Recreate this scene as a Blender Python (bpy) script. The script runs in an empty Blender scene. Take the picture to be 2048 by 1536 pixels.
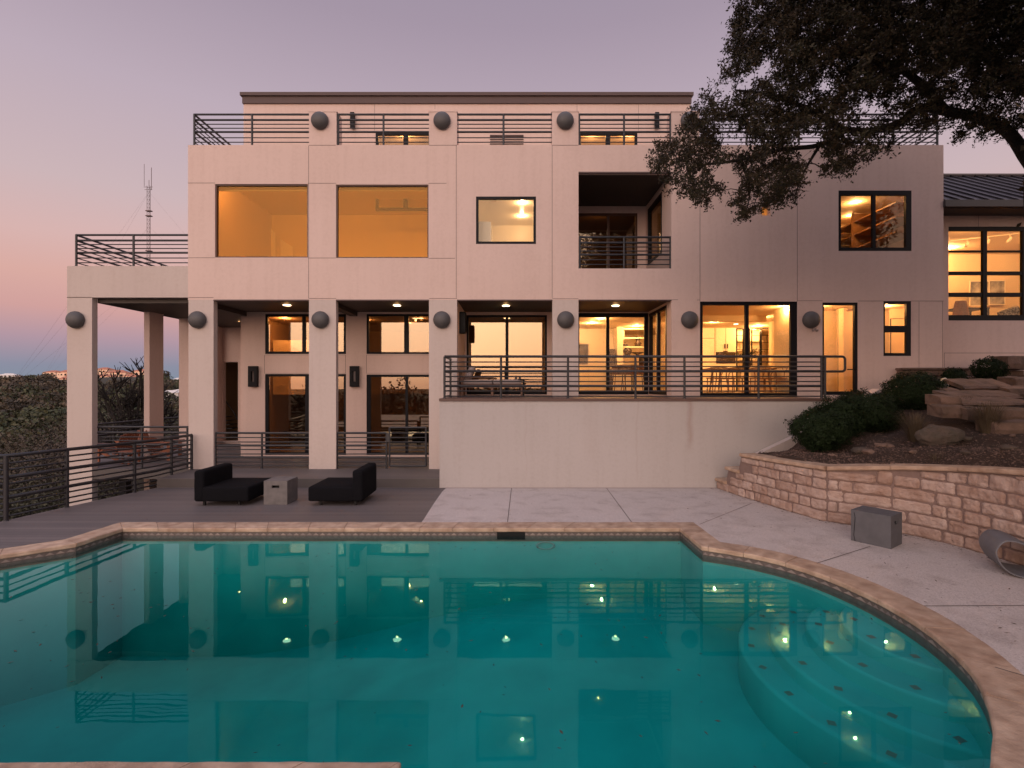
import bpy, math, random
import numpy as np
from mathutils import Vector, Matrix, noise
from mathutils.geometry import tessellate_polygon
R = math.radians
rnd = random.Random(7)
C = bpy.context.scene.collection

# ---------------------------------------------------------------- camera, world, light
F = 1000.0; YH = 770.0; CX = 1024.0; H = 2.65       # focal length in photo pixels, horizon row, eye height over water
DF = 14.1                                            # distance of the facade
cam = bpy.data.cameras.new('camera'); camo = bpy.data.objects.new('camera', cam); C.objects.link(camo)
camo.location = (0, 0, H); camo.rotation_euler = (R(90), 0, 0)
cam.sensor_width = 36; cam.lens = 36 * F / 2048; cam.shift_y = (YH - 768) / 2048; cam.clip_end = 6000; cam.clip_start = .05
scn = bpy.context.scene; scn.camera = camo
scn.view_settings.view_transform = 'Standard'; scn.view_settings.look = 'None'; scn.view_settings.exposure = 0.38; scn.view_settings.gamma = 1
scn.render.engine = 'CYCLES'
scn.cycles.transparent_max_bounces = 24; scn.cycles.max_bounces = 10

w = bpy.data.worlds.new('World'); scn.world = w; w.use_nodes = True
nt = w.node_tree; N = nt.nodes; L = nt.links; N.clear()
def ramp(nt, stops, interp='EASE'):
    r = nt.nodes.new('ShaderNodeValToRGB'); r.color_ramp.interpolation = interp
    e = r.color_ramp.elements
    e[0].position, e[0].color = stops[0][0], (*stops[0][1], 1)
    e[1].position, e[1].color = stops[-1][0], (*stops[-1][1], 1)
    for p, c in stops[1:-1]:
        k = e.new(p); k.color = (*c, 1)
    return r
def mth(nt, op, a, b=None, c=None):
    m = nt.nodes.new('ShaderNodeMath'); m.operation = op
    for i, v in enumerate((a, b, c)):
        if v is None: continue
        if isinstance(v, (int, float)): m.inputs[i].default_value = v
        else: nt.links.new(v, m.inputs[i])
    return m.outputs[0]
tc = N.new('ShaderNodeTexCoord'); sx = N.new('ShaderNodeSeparateXYZ'); L.new(tc.outputs['Generated'], sx.inputs[0])
# dusk sky: the dark anti-solar side with its pink belt ahead of the camera, the afterglow behind it
east = ramp(nt, [(0.0, (.17, .21, .265)), (.03, (.20, .21, .275)), (.07, (.34, .235, .28)), (.115, (.49, .275, .26)), (.165, (.54, .315, .28)), (.22, (.53, .35, .335)),
                 (.30, (.465, .355, .37)), (.44, (.39, .315, .37)), (.58, (.29, .235, .295)), (.68, (.25, .21, .275)), (.84, (.50, .46, .58)), (1.0, (.74, .72, .90))], 'LINEAR')
west = ramp(nt, [(0.0, (.8, .36, .24)), (.05, (1.75, 1.0, .64)), (.15, (1.85, 1.28, .92)), (.3, (1.25, 1.02, .92)), (.5, (.8, .72, .76)), (.75, (.58, .54, .66)), (1.0, (.74, .72, .90))], 'LINEAR')
L.new(sx.outputs[2], east.inputs[0]); L.new(sx.outputs[2], west.inputs[0])
hl = mth(nt, 'SQRT', mth(nt, 'ADD', mth(nt, 'ADD', mth(nt, 'MULTIPLY', sx.outputs[0], sx.outputs[0]), mth(nt, 'MULTIPLY', sx.outputs[1], sx.outputs[1])), 1e-6))
# afterglow direction: behind the camera, to its left
ca, sa = math.cos(R(-106)), math.sin(R(-106))
dt = mth(nt, 'DIVIDE', mth(nt, 'ADD', mth(nt, 'MULTIPLY', sx.outputs[0], ca), mth(nt, 'MULTIPLY', sx.outputs[1], sa)), hl)
mr = N.new('ShaderNodeMapRange'); mr.interpolation_type = 'SMOOTHSTEP'; L.new(dt, mr.inputs[0])
mr.inputs[1].default_value = -.25; mr.inputs[2].default_value = .95
mx = N.new('ShaderNodeMix'); mx.data_type = 'RGBA'; L.new(mr.outputs[0], mx.inputs['Factor'])
L.new(east.outputs[0], mx.inputs[6]); L.new(west.outputs[0], mx.inputs[7])
# soft lobe of light where the sun went down
gx, gy, gz = -math.sin(R(16))*math.cos(R(17)), -math.cos(R(16))*math.cos(R(17)), math.sin(R(17))
vd = N.new('ShaderNodeVectorMath'); vd.operation = 'DOT_PRODUCT'; L.new(tc.outputs['Generated'], vd.inputs[0]); vd.inputs[1].default_value = (gx, gy, gz)
lobe = mth(nt, 'POWER', mth(nt, 'MAXIMUM', vd.outputs['Value'], 0), 12)
ad = N.new('ShaderNodeMix'); ad.data_type = 'RGBA'; ad.blend_type = 'ADD'; ad.clamp_result = False; ad.inputs['Factor'].default_value = 1
sc_ = N.new('ShaderNodeVectorMath'); sc_.operation = 'SCALE'; sc_.inputs[0].default_value = (1.75, 1.32, 1.08); L.new(lobe, sc_.inputs['Scale'])
L.new(mx.outputs[2], ad.inputs[6]); L.new(sc_.outputs[0], ad.inputs[7])
bg = N.new('ShaderNodeBackground'); bg.inputs[1].default_value = 1.0; L.new(ad.outputs[2], bg.inputs[0])
wo = N.new('ShaderNodeOutputWorld'); L.new(bg.outputs[0], wo.inputs[0])

sun = bpy.data.lights.new('sun', 'SUN'); sun.energy = .10; sun.angle = R(30); sun.color = (1, .77, .64)
so = bpy.data.objects.new('sun', sun); C.objects.link(so)
so.rotation_euler = Vector((math.sin(R(16)), math.cos(R(16)), -math.tan(R(17)))).to_track_quat('-Z', 'Y').to_euler()

# ---------------------------------------------------------------- helpers
def P(px, py, D):                       # photo pixel at distance D -> point
    return Vector(((px - CX) * D / F, D, H - (py - YH) * D / F))
def PX(px, D=DF): return (px - CX) * D / F
def PZ(py, D=DF): return H - (py - YH) * D / F

def tag(o, label=None, cat=None, group=None, kind=None):
    if label: o['label'] = label
    if cat: o['category'] = cat
    if group: o['group'] = group
    if kind: o['kind'] = kind
    return o
def thing(name, label, cat, loc=(0, 0, 0), rz=0, group=None):
    o = bpy.data.objects.new(name, None); C.objects.link(o); o.location = loc; o.rotation_euler = (0, 0, rz)
    o.empty_display_size = .2
    return tag(o, label, cat, group)

class MB:
    def __init__(s): s.v = []; s.f = []; s.sm = []
    def add(s, vs, fs, smooth=False):
        b = len(s.v); s.v += [tuple(q) for q in vs]; s.f += [tuple(b + i for i in f) for f in fs]; s.sm += [smooth] * len(fs); return s
    def box(s, x0, x1, y0, y1, z0, z1, M=None):
        vs = [Vector(q) for q in ((x0,y0,z0),(x1,y0,z0),(x1,y1,z0),(x0,y1,z0),(x0,y0,z1),(x1,y0,z1),(x1,y1,z1),(x0,y1,z1))]
        if M is not None: vs = [M @ q for q in vs]
        return s.add(vs, ((0,3,2,1),(4,5,6,7),(0,1,5,4),(1,2,6,5),(2,3,7,6),(3,0,4,7)))
    def rbox(s, x0, x1, y0, y1, z0, z1, r=.02, M=None, n=3, j=0):   # box with rounded edges
        cx, cy, cz = (x0+x1)/2, (y0+y1)/2, (z0+z1)/2; hx, hy, hz = (x1-x0)/2, (y1-y0)/2, (z1-z0)/2
        r = min(r, hx*.98, hy*.98, hz*.98)
        def ax(h):
            a = [-h + r*(1-math.cos(math.pi/2*k/n)) for k in range(n+1)]
            m = [ -h + r + (2*h-2*r)*k/4 for k in range(1, 4)]
            return a + m + [-q for q in reversed(a)]
        X, Y, Z = ax(hx), ax(hy), ax(hz)
        def pt(x, y, z):
            c = Vector((max(-hx+r, min(hx-r, x)), max(-hy+r, min(hy-r, y)), max(-hz+r, min(hz-r, z))))
            d = Vector((x, y, z)) - c
            if d.length > 1e-9: d = d.normalized() * r
            q = c + d + Vector((cx, cy, cz))
            if j: q += noise.noise_vector(q * 9) * j
            return M @ q if M is not None else q
        def face(A, B, fn, flip):
            vs = [fn(a, b) for a in A for b in B]; m = len(B); fs = []
            for i in range(len(A)-1):
                for k in range(m-1):
                    q = (i*m+k, (i+1)*m+k, (i+1)*m+k+1, i*m+k+1); fs.append(q[::-1] if flip else q)
            s.add(vs, fs, True)
        face(X, Y, lambda a, b: pt(a, b, hz), False); face(X, Y, lambda a, b: pt(a, b, -hz), True)
        face(X, Z, lambda a, b: pt(a, -hy, b), False); face(X, Z, lambda a, b: pt(a, hy, b), True)
        face(Y, Z, lambda a, b: pt(hx, a, b), False); face(Y, Z, lambda a, b: pt(-hx, a, b), True)
        return s
    def path(s, pts, rs, n=8, cap=True):
        pts = [Vector(p) for p in pts]
        if not isinstance(rs, (list, tuple)): rs = [rs] * len(pts)
        vs = []; fs = []; up = None
        for i, p in enumerate(pts):
            d = (pts[min(i+1, len(pts)-1)] - pts[max(i-1, 0)]).normalized()
            if up is None: up = Vector((0, 0, 1)) if abs(d.z) < .9 else Vector((0, 1, 0))
            a = d.cross(up)
            if a.length < 1e-4: a = d.cross(Vector((1, 0, 0)))
            a.normalize(); b = a.cross(d).normalized(); up = b
            for k in range(n):
                t = 2*math.pi*k/n; vs.append(p + (a*math.cos(t) + b*math.sin(t)) * rs[i])
        for i in range(len(pts)-1):
            for k in range(n):
                fs.append((i*n+k, i*n+(k+1) % n, (i+1)*n+(k+1) % n, (i+1)*n+k))
        s.add(vs, fs, True)
        if cap:
            s.add(vs[:n], (tuple(range(n))[::-1],)); s.add(vs[-n:], (tuple(range(n)),))
        return s
    def tube(s, a, b, r, n=8): return s.path([a, b], r, n)
    def lathe(s, prof, n=20, M=None, c=(0, 0, 0)):
        vs = []; fs = []; c = Vector(c)
        for r, z in prof:
            for k in range(n):
                t = 2*math.pi*k/n; q = Vector((r*math.cos(t), r*math.sin(t), z)); vs.append((M @ q if M is not None else q) + c)
        for i in range(len(prof)-1):
            for k in range(n): fs.append((i*n+k, i*n+(k+1) % n, (i+1)*n+(k+1) % n, (i+1)*n+k))
        return s.add(vs, fs, True)
    def grid(s, fn, nu, nv, smooth=True):
        vs = [fn(i/nu, k/nv) for i in range(nu+1) for k in range(nv+1)]; m = nv+1
        return s.add(vs, [(i*m+k, (i+1)*m+k, (i+1)*m+k+1, i*m+k+1) for i in range(nu) for k in range(nv)], smooth)
    def blob(s, c, rx, ry, rz, amp=.15, sc=1.5, n=14, seed=0):
        c = Vector(c)
        def fn(u, v):
            a, b = u*2*math.pi, -math.pi/2 + v*math.pi
            d = Vector((math.cos(a)*math.cos(b), math.sin(a)*math.cos(b), math.sin(b)))
            k = 1 + amp*noise.noise(d*sc + Vector((seed*7.3, seed, 0))) + amp*.4*noise.noise(d*sc*3 + Vector((seed, 0, 3)))
            return c + Vector((d.x*rx, d.y*ry, d.z*rz)) * k
        return s.grid(fn, n*2, n)
    def plate(s, xs, zs, y0, y1, holes, axis='y'):     # a wall with openings; all rectangles (x0,x1,z0,z1)
        X = sorted(set(round(q, 5) for q in list(xs) + [h[i] for h in holes for i in (0, 1)])); Z = sorted(set(round(q, 5) for q in list(zs) + [h[i] for h in holes for i in (2, 3)]))
        X = [q for q in X if xs[0]-1e-5 <= q <= xs[-1]+1e-5]; Z = [q for q in Z if zs[0]-1e-5 <= q <= zs[-1]+1e-5]
        def solid(i, k):
            if i < 0 or k < 0 or i >= len(X)-1 or k >= len(Z)-1: return False
            cx, cz = (X[i]+X[i+1])/2, (Z[k]+Z[k+1])/2
            return not any(h[0] < cx < h[1] and h[2] < cz < h[3] for h in holes)
        def T(x, y, z): return (x, y, z) if axis == 'y' else (y, x, z)
        for i in range(len(X)-1):
            for k in range(len(Z)-1):
                if not solid(i, k): continue
                a, b, c, d = X[i], X[i+1], Z[k], Z[k+1]
                s.add([T(a,y0,c), T(b,y0,c), T(b,y0,d), T(a,y0,d)], ((0,1,2,3),)); s.add([T(a,y1,c), T(b,y1,c), T(b,y1,d), T(a,y1,d)], ((3,2,1,0),))
                if not solid(i-1, k): s.add([T(a,y0,c), T(a,y1,c), T(a,y1,d), T(a,y0,d)], ((3,2,1,0),))
                if not solid(i+1, k): s.add([T(b,y0,c), T(b,y1,c), T(b,y1,d), T(b,y0,d)], ((0,1,2,3),))
                if not solid(i, k-1): s.add([T(a,y0,c), T(b,y0,c), T(b,y1,c), T(a,y1,c)], ((3,2,1,0),))
                if not solid(i, k+1): s.add([T(a,y0,d), T(b,y0,d), T(b,y1,d), T(a,y1,d)], ((0,1,2,3),))
        return s
    def prism(s, poly, z0, z1):
        n = len(poly); vs = [(p[0], p[1], z0) for p in poly] + [(p[0], p[1], z1) for p in poly]
        s.add(vs, [(i, (i+1) % n, n+(i+1) % n, n+i) for i in range(n)])
        tr = tessellate_polygon([[Vector((p[0], p[1], 0)) for p in poly]])
        s.add(vs, [tuple(t) for t in tr] + [tuple(n+i for i in t) for t in tr]); return s
    def sheet(s, loops, zf, sub=0):
        allp = [p for l in loops for p in l]
        tr = tessellate_polygon([[Vector((p[0], p[1], 0)) for p in l] for l in loops])
        fs = []
        for t in tr:
            a, b, c = [Vector((*allp[i][:2], 0)) for i in t]
            fs.append(t if (b-a).cross(c-a).z > 0 else t[::-1])
        return s.add([(p[0], p[1], zf(p[0], p[1])) for p in allp], [tuple(f) for f in fs])
    def build(s, name, m, parent=None, bevel=0):
        me = bpy.data.meshes.new(name); me.from_pydata(s.v, [], s.f); me.update()
        me.polygons.foreach_set('use_smooth', s.sm)
        if isinstance(m, (list, tuple)):
            for q in m: me.materials.append(q)
        else: me.materials.append(m)
        o = bpy.data.objects.new(name, me); C.objects.link(o)
        if parent is not None: o.parent = parent
        if bevel:
            b = o.modifiers.new('bevel', 'BEVEL'); b.width = bevel; b.segments = 2; b.limit_method = 'ANGLE'; b.harden_normals = False
        return o

def leaf_mesh(name, cen, size, m, parent=None, seed=1, wid=.42, up=None, fold=.25, nrm=None):
    """many leaf-sized faces: cen (n,3), size (n,)"""
    g = np.random.default_rng(seed); n = len(cen); cen = np.asarray(cen, float); size = np.broadcast_to(np.asarray(size, float), (n,))
    d = g.normal(size=(n, 3))
    if up is not None: d += np.asarray(up)
    d /= np.linalg.norm(d, axis=1)[:, None]
    if nrm is not None:                                    # leaves lie roughly along the crown's surface
        q = np.asarray(nrm) + g.normal(size=(n, 3))*.45; d = np.cross(q, d); d /= np.linalg.norm(d, axis=1)[:, None]; e = np.cross(q, d)
    else: e = np.cross(d, g.normal(size=(n, 3)))
    e /= np.linalg.norm(e, axis=1)[:, None]
    nn = np.cross(d, e)
    L_ = size[:, None]
    a = cen; t = cen + d*L_; l = cen + d*L_*.5 + e*L_*wid*.5 + nn*L_*fold*.3; r_ = cen + d*L_*.5 - e*L_*wid*.5 + nn*L_*fold*.3
    v = np.stack([a, r_, t, l], axis=1).reshape(-1, 3)
    me = bpy.data.meshes.new(name); me.vertices.add(n*4); me.vertices.foreach_set('co', v.ravel())
    me.loops.add(n*4); me.loops.foreach_set('vertex_index', np.arange(n*4, dtype=np.int32))
    me.polygons.add(n); me.polygons.foreach_set('loop_start', np.arange(0, n*4, 4, dtype=np.int32)); me.polygons.foreach_set('loop_total', np.full(n, 4, np.int32))
    me.update(calc_edges=True); me.materials.append(m)
    o = bpy.data.objects.new(name, me); C.objects.link(o)
    if parent is not None: o.parent = parent
    return o

def copy_thing(o, loc, rz, label=None, parent=None):
    c = o.copy(); C.objects.link(c)
    if parent is None:
        c.location = loc; c.rotation_euler = (0, 0, rz)
        if label: c['label'] = label
    else: c.parent = parent
    for ch in list(o.children): copy_thing(ch, None, None, None, c)
    return c

# ---------------------------------------------------------------- materials
def mat(name, col, rough=.7, var=.0, scale=4.0, bump=0, bscale=60, metal=0, spec=.5, isl=0, col2=None, detail=4, bdist=.02):
    m = bpy.data.materials.new(name); m.use_nodes = True; t = m.node_tree; b = t.nodes['Principled BSDF']
    b.inputs['Roughness'].default_value = rough; b.inputs['Metallic'].default_value = metal; b.inputs['Specular IOR Level'].default_value = spec
    co = t.nodes.new('ShaderNodeTexCoord')
    b.inputs['Base Color'].default_value = (*col, 1)
    if var or isl:
        n = t.nodes.new('ShaderNodeTexNoise'); n.inputs['Scale'].default_value = scale; n.inputs['Detail'].default_value = detail
        t.links.new(co.outputs['Object'], n.inputs['Vector'])
        c2 = col2 or tuple(q * .55 for q in col)
        f = mth(t, 'MULTIPLY', mth(t, 'SUBTRACT', n.outputs[0], .35), var * 3)
        if isl:
            g = t.nodes.new('ShaderNodeNewGeometry'); f = mth(t, 'ADD', f, mth(t, 'MULTIPLY', g.outputs['Random Per Island'], isl))
        x = t.nodes.new('ShaderNodeMix'); x.data_type = 'RGBA'; x.clamp_factor = True; t.links.new(f, x.inputs['Factor'])
        x.inputs[6].default_value = (*col, 1); x.inputs[7].default_value = (*c2, 1); t.links.new(x.outputs[2], b.inputs['Base Color'])
    if bump:
        n2 = t.nodes.new('ShaderNodeTexNoise'); n2.inputs['Scale'].default_value = bscale; n2.inputs['Detail'].default_value = 5
        t.links.new(co.outputs['Object'], n2.inputs['Vector'])
        bp = t.nodes.new('ShaderNodeBump'); bp.inputs['Strength'].default_value = bump; bp.inputs['Distance'].default_value = bdist
        t.links.new(n2.outputs[0], bp.inputs['Height']); t.links.new(bp.outputs[0], b.inputs['Normal'])
    return m
def emit(name, col, s):
    m = bpy.data.materials.new(name); m.use_nodes = True; t = m.node_tree; t.nodes.clear()
    e = t.nodes.new('ShaderNodeEmission'); e.inputs[0].default_value = (*col, 1); e.inputs[1].default_value = s
    o = t.nodes.new('ShaderNodeOutputMaterial'); t.links.new(e.outputs[0], o.inputs[0]); return m
def schlick(t, f0, nrm=None):
    g = t.nodes.new('ShaderNodeNewGeometry'); d = t.nodes.new('ShaderNodeVectorMath'); d.operation = 'DOT_PRODUCT'
    t.links.new(g.outputs['Normal'], d.inputs[0]); t.links.new(g.outputs['Incoming'], d.inputs[1])
    c = mth(t, 'SUBTRACT', 1, mth(t, 'MINIMUM', mth(t, 'ABSOLUTE', d.outputs['Value']), 1))
    return mth(t, 'ADD', f0, mth(t, 'MULTIPLY', 1-f0, mth(t, 'POWER', c, 5)))
def glass(name, tint=(.9, .92, .9), base=.08, rough=0, amt=1.0, gc=(1, 1, 1)):
    m = bpy.data.materials.new(name); m.use_nodes = True; t = m.node_tree; t.nodes.clear()
    tr = t.nodes.new('ShaderNodeBsdfTransparent'); tr.inputs[0].default_value = (*tint, 1)
    gl = t.nodes.new('ShaderNodeBsdfGlossy'); gl.inputs['Roughness'].default_value = rough; gl.inputs[0].default_value = (*gc, 1)
    f = mth(t, 'ADD', mth(t, 'MULTIPLY', schlick(t, .04), amt), base)
    mx = t.nodes.new('ShaderNodeMixShader'); t.links.new(f, mx.inputs[0]); t.links.new(tr.outputs[0], mx.inputs[1]); t.links.new(gl.outputs[0], mx.inputs[2])
    o = t.nodes.new('ShaderNodeOutputMaterial'); t.links.new(mx.outputs[0], o.inputs[0]); return m

def stucco_mat(name, col, c2):
    m = mat(name, col, .9, .5, .5, .35, 60, col2=c2, bdist=.006, detail=7)
    t = m.node_tree; b = t.nodes['Principled BSDF']; co = t.nodes.new('ShaderNodeTexCoord')
    # faint vertical rain streaks and hairline mottling
    mp = t.nodes.new('ShaderNodeMapping'); mp.inputs['Scale'].default_value = (5, 5, .25); t.links.new(co.outputs['Object'], mp.inputs[0])
    n = t.nodes.new('ShaderNodeTexNoise'); n.inputs['Scale'].default_value = 1.4; n.inputs['Detail'].default_value = 6; t.links.new(mp.outputs[0], n.inputs[0])
    n3 = t.nodes.new('ShaderNodeTexNoise'); n3.inputs['Scale'].default_value = 14; n3.inputs['Detail'].default_value = 8; t.links.new(co.outputs['Object'], n3.inputs[0])
    src = b.inputs['Base Color'].links[0].from_socket
    x = t.nodes.new('ShaderNodeMix'); x.data_type = 'RGBA'; x.blend_type = 'MULTIPLY'
    f = mth(t, 'ADD', mth(t, 'MULTIPLY', mth(t, 'SUBTRACT', n.outputs[0], .48), .55), mth(t, 'MULTIPLY', mth(t, 'SUBTRACT', n3.outputs[0], .45), .55)); x.clamp_factor = True
    t.links.new(f, x.inputs['Factor']); t.links.new(src, x.inputs[6]); x.inputs[7].default_value = (.72, .66, .62, 1); t.links.new(x.outputs[2], b.inputs['Base Color'])
    return m
M = {}
M['stucco'] = stucco_mat('stucco', (.64, .49, .445), (.57, .43, .385))
M['stucco_pale'] = stucco_mat('pale_stucco', (.53, .45, .42), (.48, .40, .375))
M['joint'] = mat('joint_brown', (.16, .12, .11), .9)  # plain dark brown of the joint strips
M['fascia'] = mat('fascia_metal', (.085, .052, .050), .6, spec=.2, var=0) if 0 else mat('fascia_metal', (.085, .052, .050), .65, .1, 3)
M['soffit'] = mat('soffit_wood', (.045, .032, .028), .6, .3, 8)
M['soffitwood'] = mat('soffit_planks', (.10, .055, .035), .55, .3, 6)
M['frame'] = mat('dark_frame', (.008, .008, .011), .45, spec=.12)
M['bronze'] = mat('bronze_frame', (.07, .025, .015), .45)
M['steel'] = mat('painted_steel', (.030, .030, .036), .42, .2, 20, metal=.2, bump=.15, bscale=150, bdist=.002)
M['dome'] = mat('dome_lamp', (.075, .07, .073), .55, .2, 30, .1, 200, bdist=.002)
M['glass'] = glass('window_glass', (.95, .93, .88), .0, 0, .75, (1, .88, .72))
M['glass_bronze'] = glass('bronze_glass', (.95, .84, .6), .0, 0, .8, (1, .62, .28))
M['glass_dark'] = glass('tinted_glass', (.72, .62, .5), .10, 0, 1.2, (1, .88, .68))
M['glass_mirror'] = glass('reflective_glass', (.75, .68, .58), .20, 0, 1.2, (1, .86, .62))
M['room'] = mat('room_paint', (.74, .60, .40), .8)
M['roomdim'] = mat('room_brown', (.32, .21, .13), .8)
M['floorwood'] = mat('floor_wood', (.28, .16, .08), .45, .4, 6)
M['down'] = emit('downlight_glow', (1, .74, .45), 7)
M['wood'] = mat('chair_wood', (.30, .15, .065), .5, .4, 12)
M['redwood'] = mat('red_wood', (.27, .085, .04), .55, .4, 14)
M['teak'] = mat('teak', (.17, .085, .055), .55, .4, 12)
M['cushion'] = mat('cushion_cloth', (.33, .27, .26), .95, .2, 30, .3, 300)
M['black'] = mat('black_cloth', (.0075, .0075, .0095), .95, .3, 60, .5, 500, spec=.08, bdist=.003)
M['blackmetal'] = mat('black_metal', (.009, .009, .010), .5, spec=.2)
M['white'] = mat('white_lacquer', (.78, .70, .55), .4)
M['concrete_grey'] = mat('cast_concrete', (.15, .137, .137), .75, .6, 7, .3, 40, col2=(.085, .078, .08), bdist=.006)
M['concrete_dark'] = mat('dark_concrete', (.10, .10, .112), .75, .5, 6, .3, 40, col2=(.065, .065, .072), bdist=.006)
M['lounge'] = mat('lounge_fibre_cement', (.15, .15, .165), .6, .35, 5, .1, 60, bdist=.004)
M['oven'] = mat('oven_glass', (.03, .02, .018), .15)
M['clay'] = mat('dark_pottery', (.035, .02, .015), .5)
M['art'] = mat('art_print', (.45, .42, .38), .6, 1.2, 2.5, col2=(.10, .10, .11))
M['bark'] = mat('bark', (.018, .013, .011), .95, .5, 10, 1.0, 18, bdist=.03)
M['leaf'] = mat('oak_leaf', (.021, .023, .011), .6, .4, 1.5, isl=.6, col2=(.042, .026, .014), spec=.2)
M['bush'] = mat('bush_leaf', (.008, .016, .006), .7, .3, 3, isl=.5, col2=(.016, .030, .009), spec=.15)
M['soil'] = mat('mulch_soil', (.055, .03, .021), .98, .6, 5, 1.0, 40, col2=(.02, .012, .009), bdist=.05, detail=10)
M['grass'] = mat('dry_grass', (.10, .07, .04), .8, .2, 4, isl=.5, col2=(.05, .035, .02))
M['rock'] = mat('garden_rock', (.095, .068, .055), .95, .8, 5, 1.0, 22, col2=(.05, .045, .035), bdist=.04, detail=10)
M['slab'] = mat('step_stone', (.19, .12, .095), .95, .8, 3.5, 1.0, 14, col2=(.09, .06, .045), bdist=.03, isl=.25)
M['stone'] = mat('limestone_block', (.48, .37, .325), .92, .6, 6, 1.0, 14, col2=(.31, .20, .155), bdist=.04, isl=.62, detail=8)
M['mortar'] = mat('mortar', (.22, .15, .13), .95, .3, 12, .5, 60)
M['tilebase'] = mat('tile_band', (.13, .095, .085), .4, .4, 18, col2=(.06, .05, .05))
M['tiletri'] = mat('tile_triangle', (.30, .23, .20), .4, .3, 20, isl=.7, col2=(.16, .13, .13))
M['diamond'] = mat('inlay_tile', (.12, .14, .13), .5)
M['plaster'] = mat('pool_plaster', (.035, .38, .38), .8, .6, 1.1, col2=(.02, .24, .25), detail=8)
M['debris'] = mat('dead_leaf', (.035, .02, .015), .8, isl=.6, col2=(.09, .05, .03))
M['tower'] = mat('tower_steel', (.12, .07, .07), .6)
M['terrain'] = mat('hill_ground', (.04, .036, .022), 1, .5, .05, col2=(.02, .018, .012))
M['roofmetal'] = mat('standing_seam', (.07, .062, .068), .35, .2, 3, metal=.6)

def deck_mat():
    m = mat('deck_board', (.125, .108, .108), .6, .3, 2.2, .2, 120, col2=(.095, .082, .084), bdist=.003)
    t = m.node_tree; b = t.nodes['Principled BSDF']; co = t.nodes.new('ShaderNodeTexCoord'); sp = t.nodes.new('ShaderNodeSeparateXYZ'); t.links.new(co.outputs['Object'], sp.inputs[0])
    g = mth(t, 'DIVIDE', sp.outputs[1], .14); fr = mth(t, 'FRACT', g); gap = mth(t, 'LESS_THAN', fr, .055)
    # per-board tone and end joints
    fl = mth(t, 'FLOOR', g); wn = t.nodes.new('ShaderNodeTexWhiteNoise'); wn.noise_dimensions = '1D'; t.links.new(fl, wn.inputs['W'])
    xj = mth(t, 'FRACT', mth(t, 'ADD', mth(t, 'DIVIDE', sp.outputs[0], 3.6), mth(t, 'MULTIPLY', wn.outputs[0], 7.1))); endj = mth(t, 'LESS_THAN', xj, .0015)
    gap = mth(t, 'MAXIMUM', gap, endj)
    src = b.inputs['Base Color'].links[0].from_socket
    x = t.nodes.new('ShaderNodeMix'); x.data_type = 'RGBA'; x.blend_type = 'MULTIPLY'; x.inputs['Factor'].default_value = 1
    cr = ramp(t, [(0, (.82, .82, .82)), (1, (1.15, 1.12, 1.1))], 'LINEAR'); t.links.new(wn.outputs[0], cr.inputs[0])
    t.links.new(src, x.inputs[6]); t.links.new(cr.outputs[0], x.inputs[7])
    y = t.nodes.new('ShaderNodeMix'); y.data_type = 'RGBA'; t.links.new(gap, y.inputs['Factor']); t.links.new(x.outputs[2], y.inputs[6]); y.inputs[7].default_value = (.025, .02, .02, 1)
    t.links.new(y.outputs[2], b.inputs['Base Color']); return m
M['deck'] = deck_mat()
def patio_mat():
    m = mat('pebble_concrete', (.52, .465, .45), .9, .35, .8, .5, 160, col2=(.45, .395, .38), bdist=.006)
    t = m.node_tree; b = t.nodes['Principled BSDF']; co = t.nodes.new('ShaderNodeTexCoord')
    v = t.nodes.new('ShaderNodeTexVoronoi'); v.inputs['Scale'].default_value = 75; t.links.new(co.outputs['Object'], v.inputs['Vector'])
    x = t.nodes.new('ShaderNodeMix'); x.data_type = 'RGBA'; x.blend_type = 'MULTIPLY'; x.inputs['Factor'].default_value = .5
    cr = ramp(t, [(0, (.45, .40, .38)), (.35, (.9, .87, .85)), (.8, (1.1, 1.08, 1.05)), (1, (1.45, 1.4, 1.35))], 'LINEAR')
    t.links.new(v.outputs['Color'], cr.inputs[0]); t.links.new(b.inputs['Base Color'].links[0].from_socket, x.inputs[6]); t.links.new(cr.outputs[0], x.inputs[7])
    n = t.nodes.new('ShaderNodeTexNoise'); n.inputs['Scale'].default_value = 2.5; n.inputs['Detail'].default_value = 9; t.links.new(co.outputs['Object'], n.inputs[0])
    cr2 = ramp(t, [(.3, (.78, .76, .75)), (.42, (.92, .91, .90)), (.5, (1, 1, 1))], 'LINEAR'); t.links.new(n.outputs[0], cr2.inputs[0])
    y = t.nodes.new('ShaderNodeMix'); y.data_type = 'RGBA'; y.blend_type = 'MULTIPLY'; y.inputs['Factor'].default_value = .8
    t.links.new(x.outputs[2], y.inputs[6]); t.links.new(cr2.outputs[0], y.inputs[7]); t.links.new(y.outputs[2], b.inputs['Base Color']); return m
M['patio'] = patio_mat()
def coping_mat():
    m = mat('sandstone', (.53, .385, .285), .85, .7, 6, .8, 30, col2=(.30, .19, .13), bdist=.01, isl=.3, detail=8)
    t = m.node_tree; b = t.nodes['Principled BSDF']; co = t.nodes.new('ShaderNodeTexCoord')
    wv = t.nodes.new('ShaderNodeTexWave'); wv.bands_direction = 'DIAGONAL'; wv.inputs['Scale'].default_value = .7; wv.inputs['Distortion'].default_value = 14; wv.inputs['Detail'].default_value = 4; wv.inputs['Detail Scale'].default_value = 1.5
    t.links.new(co.outputs['Object'], wv.inputs[0])
    x = t.nodes.new('ShaderNodeMix'); x.data_type = 'RGBA'; x.blend_type = 'MULTIPLY'; x.inputs['Factor'].default_value = .12
    t.links.new(b.inputs['Base Color'].links[0].from_socket, x.inputs[6]); t.links.new(wv.outputs[0], x.inputs[7]); t.links.new(x.outputs[2], b.inputs['Base Color']); return m
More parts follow.
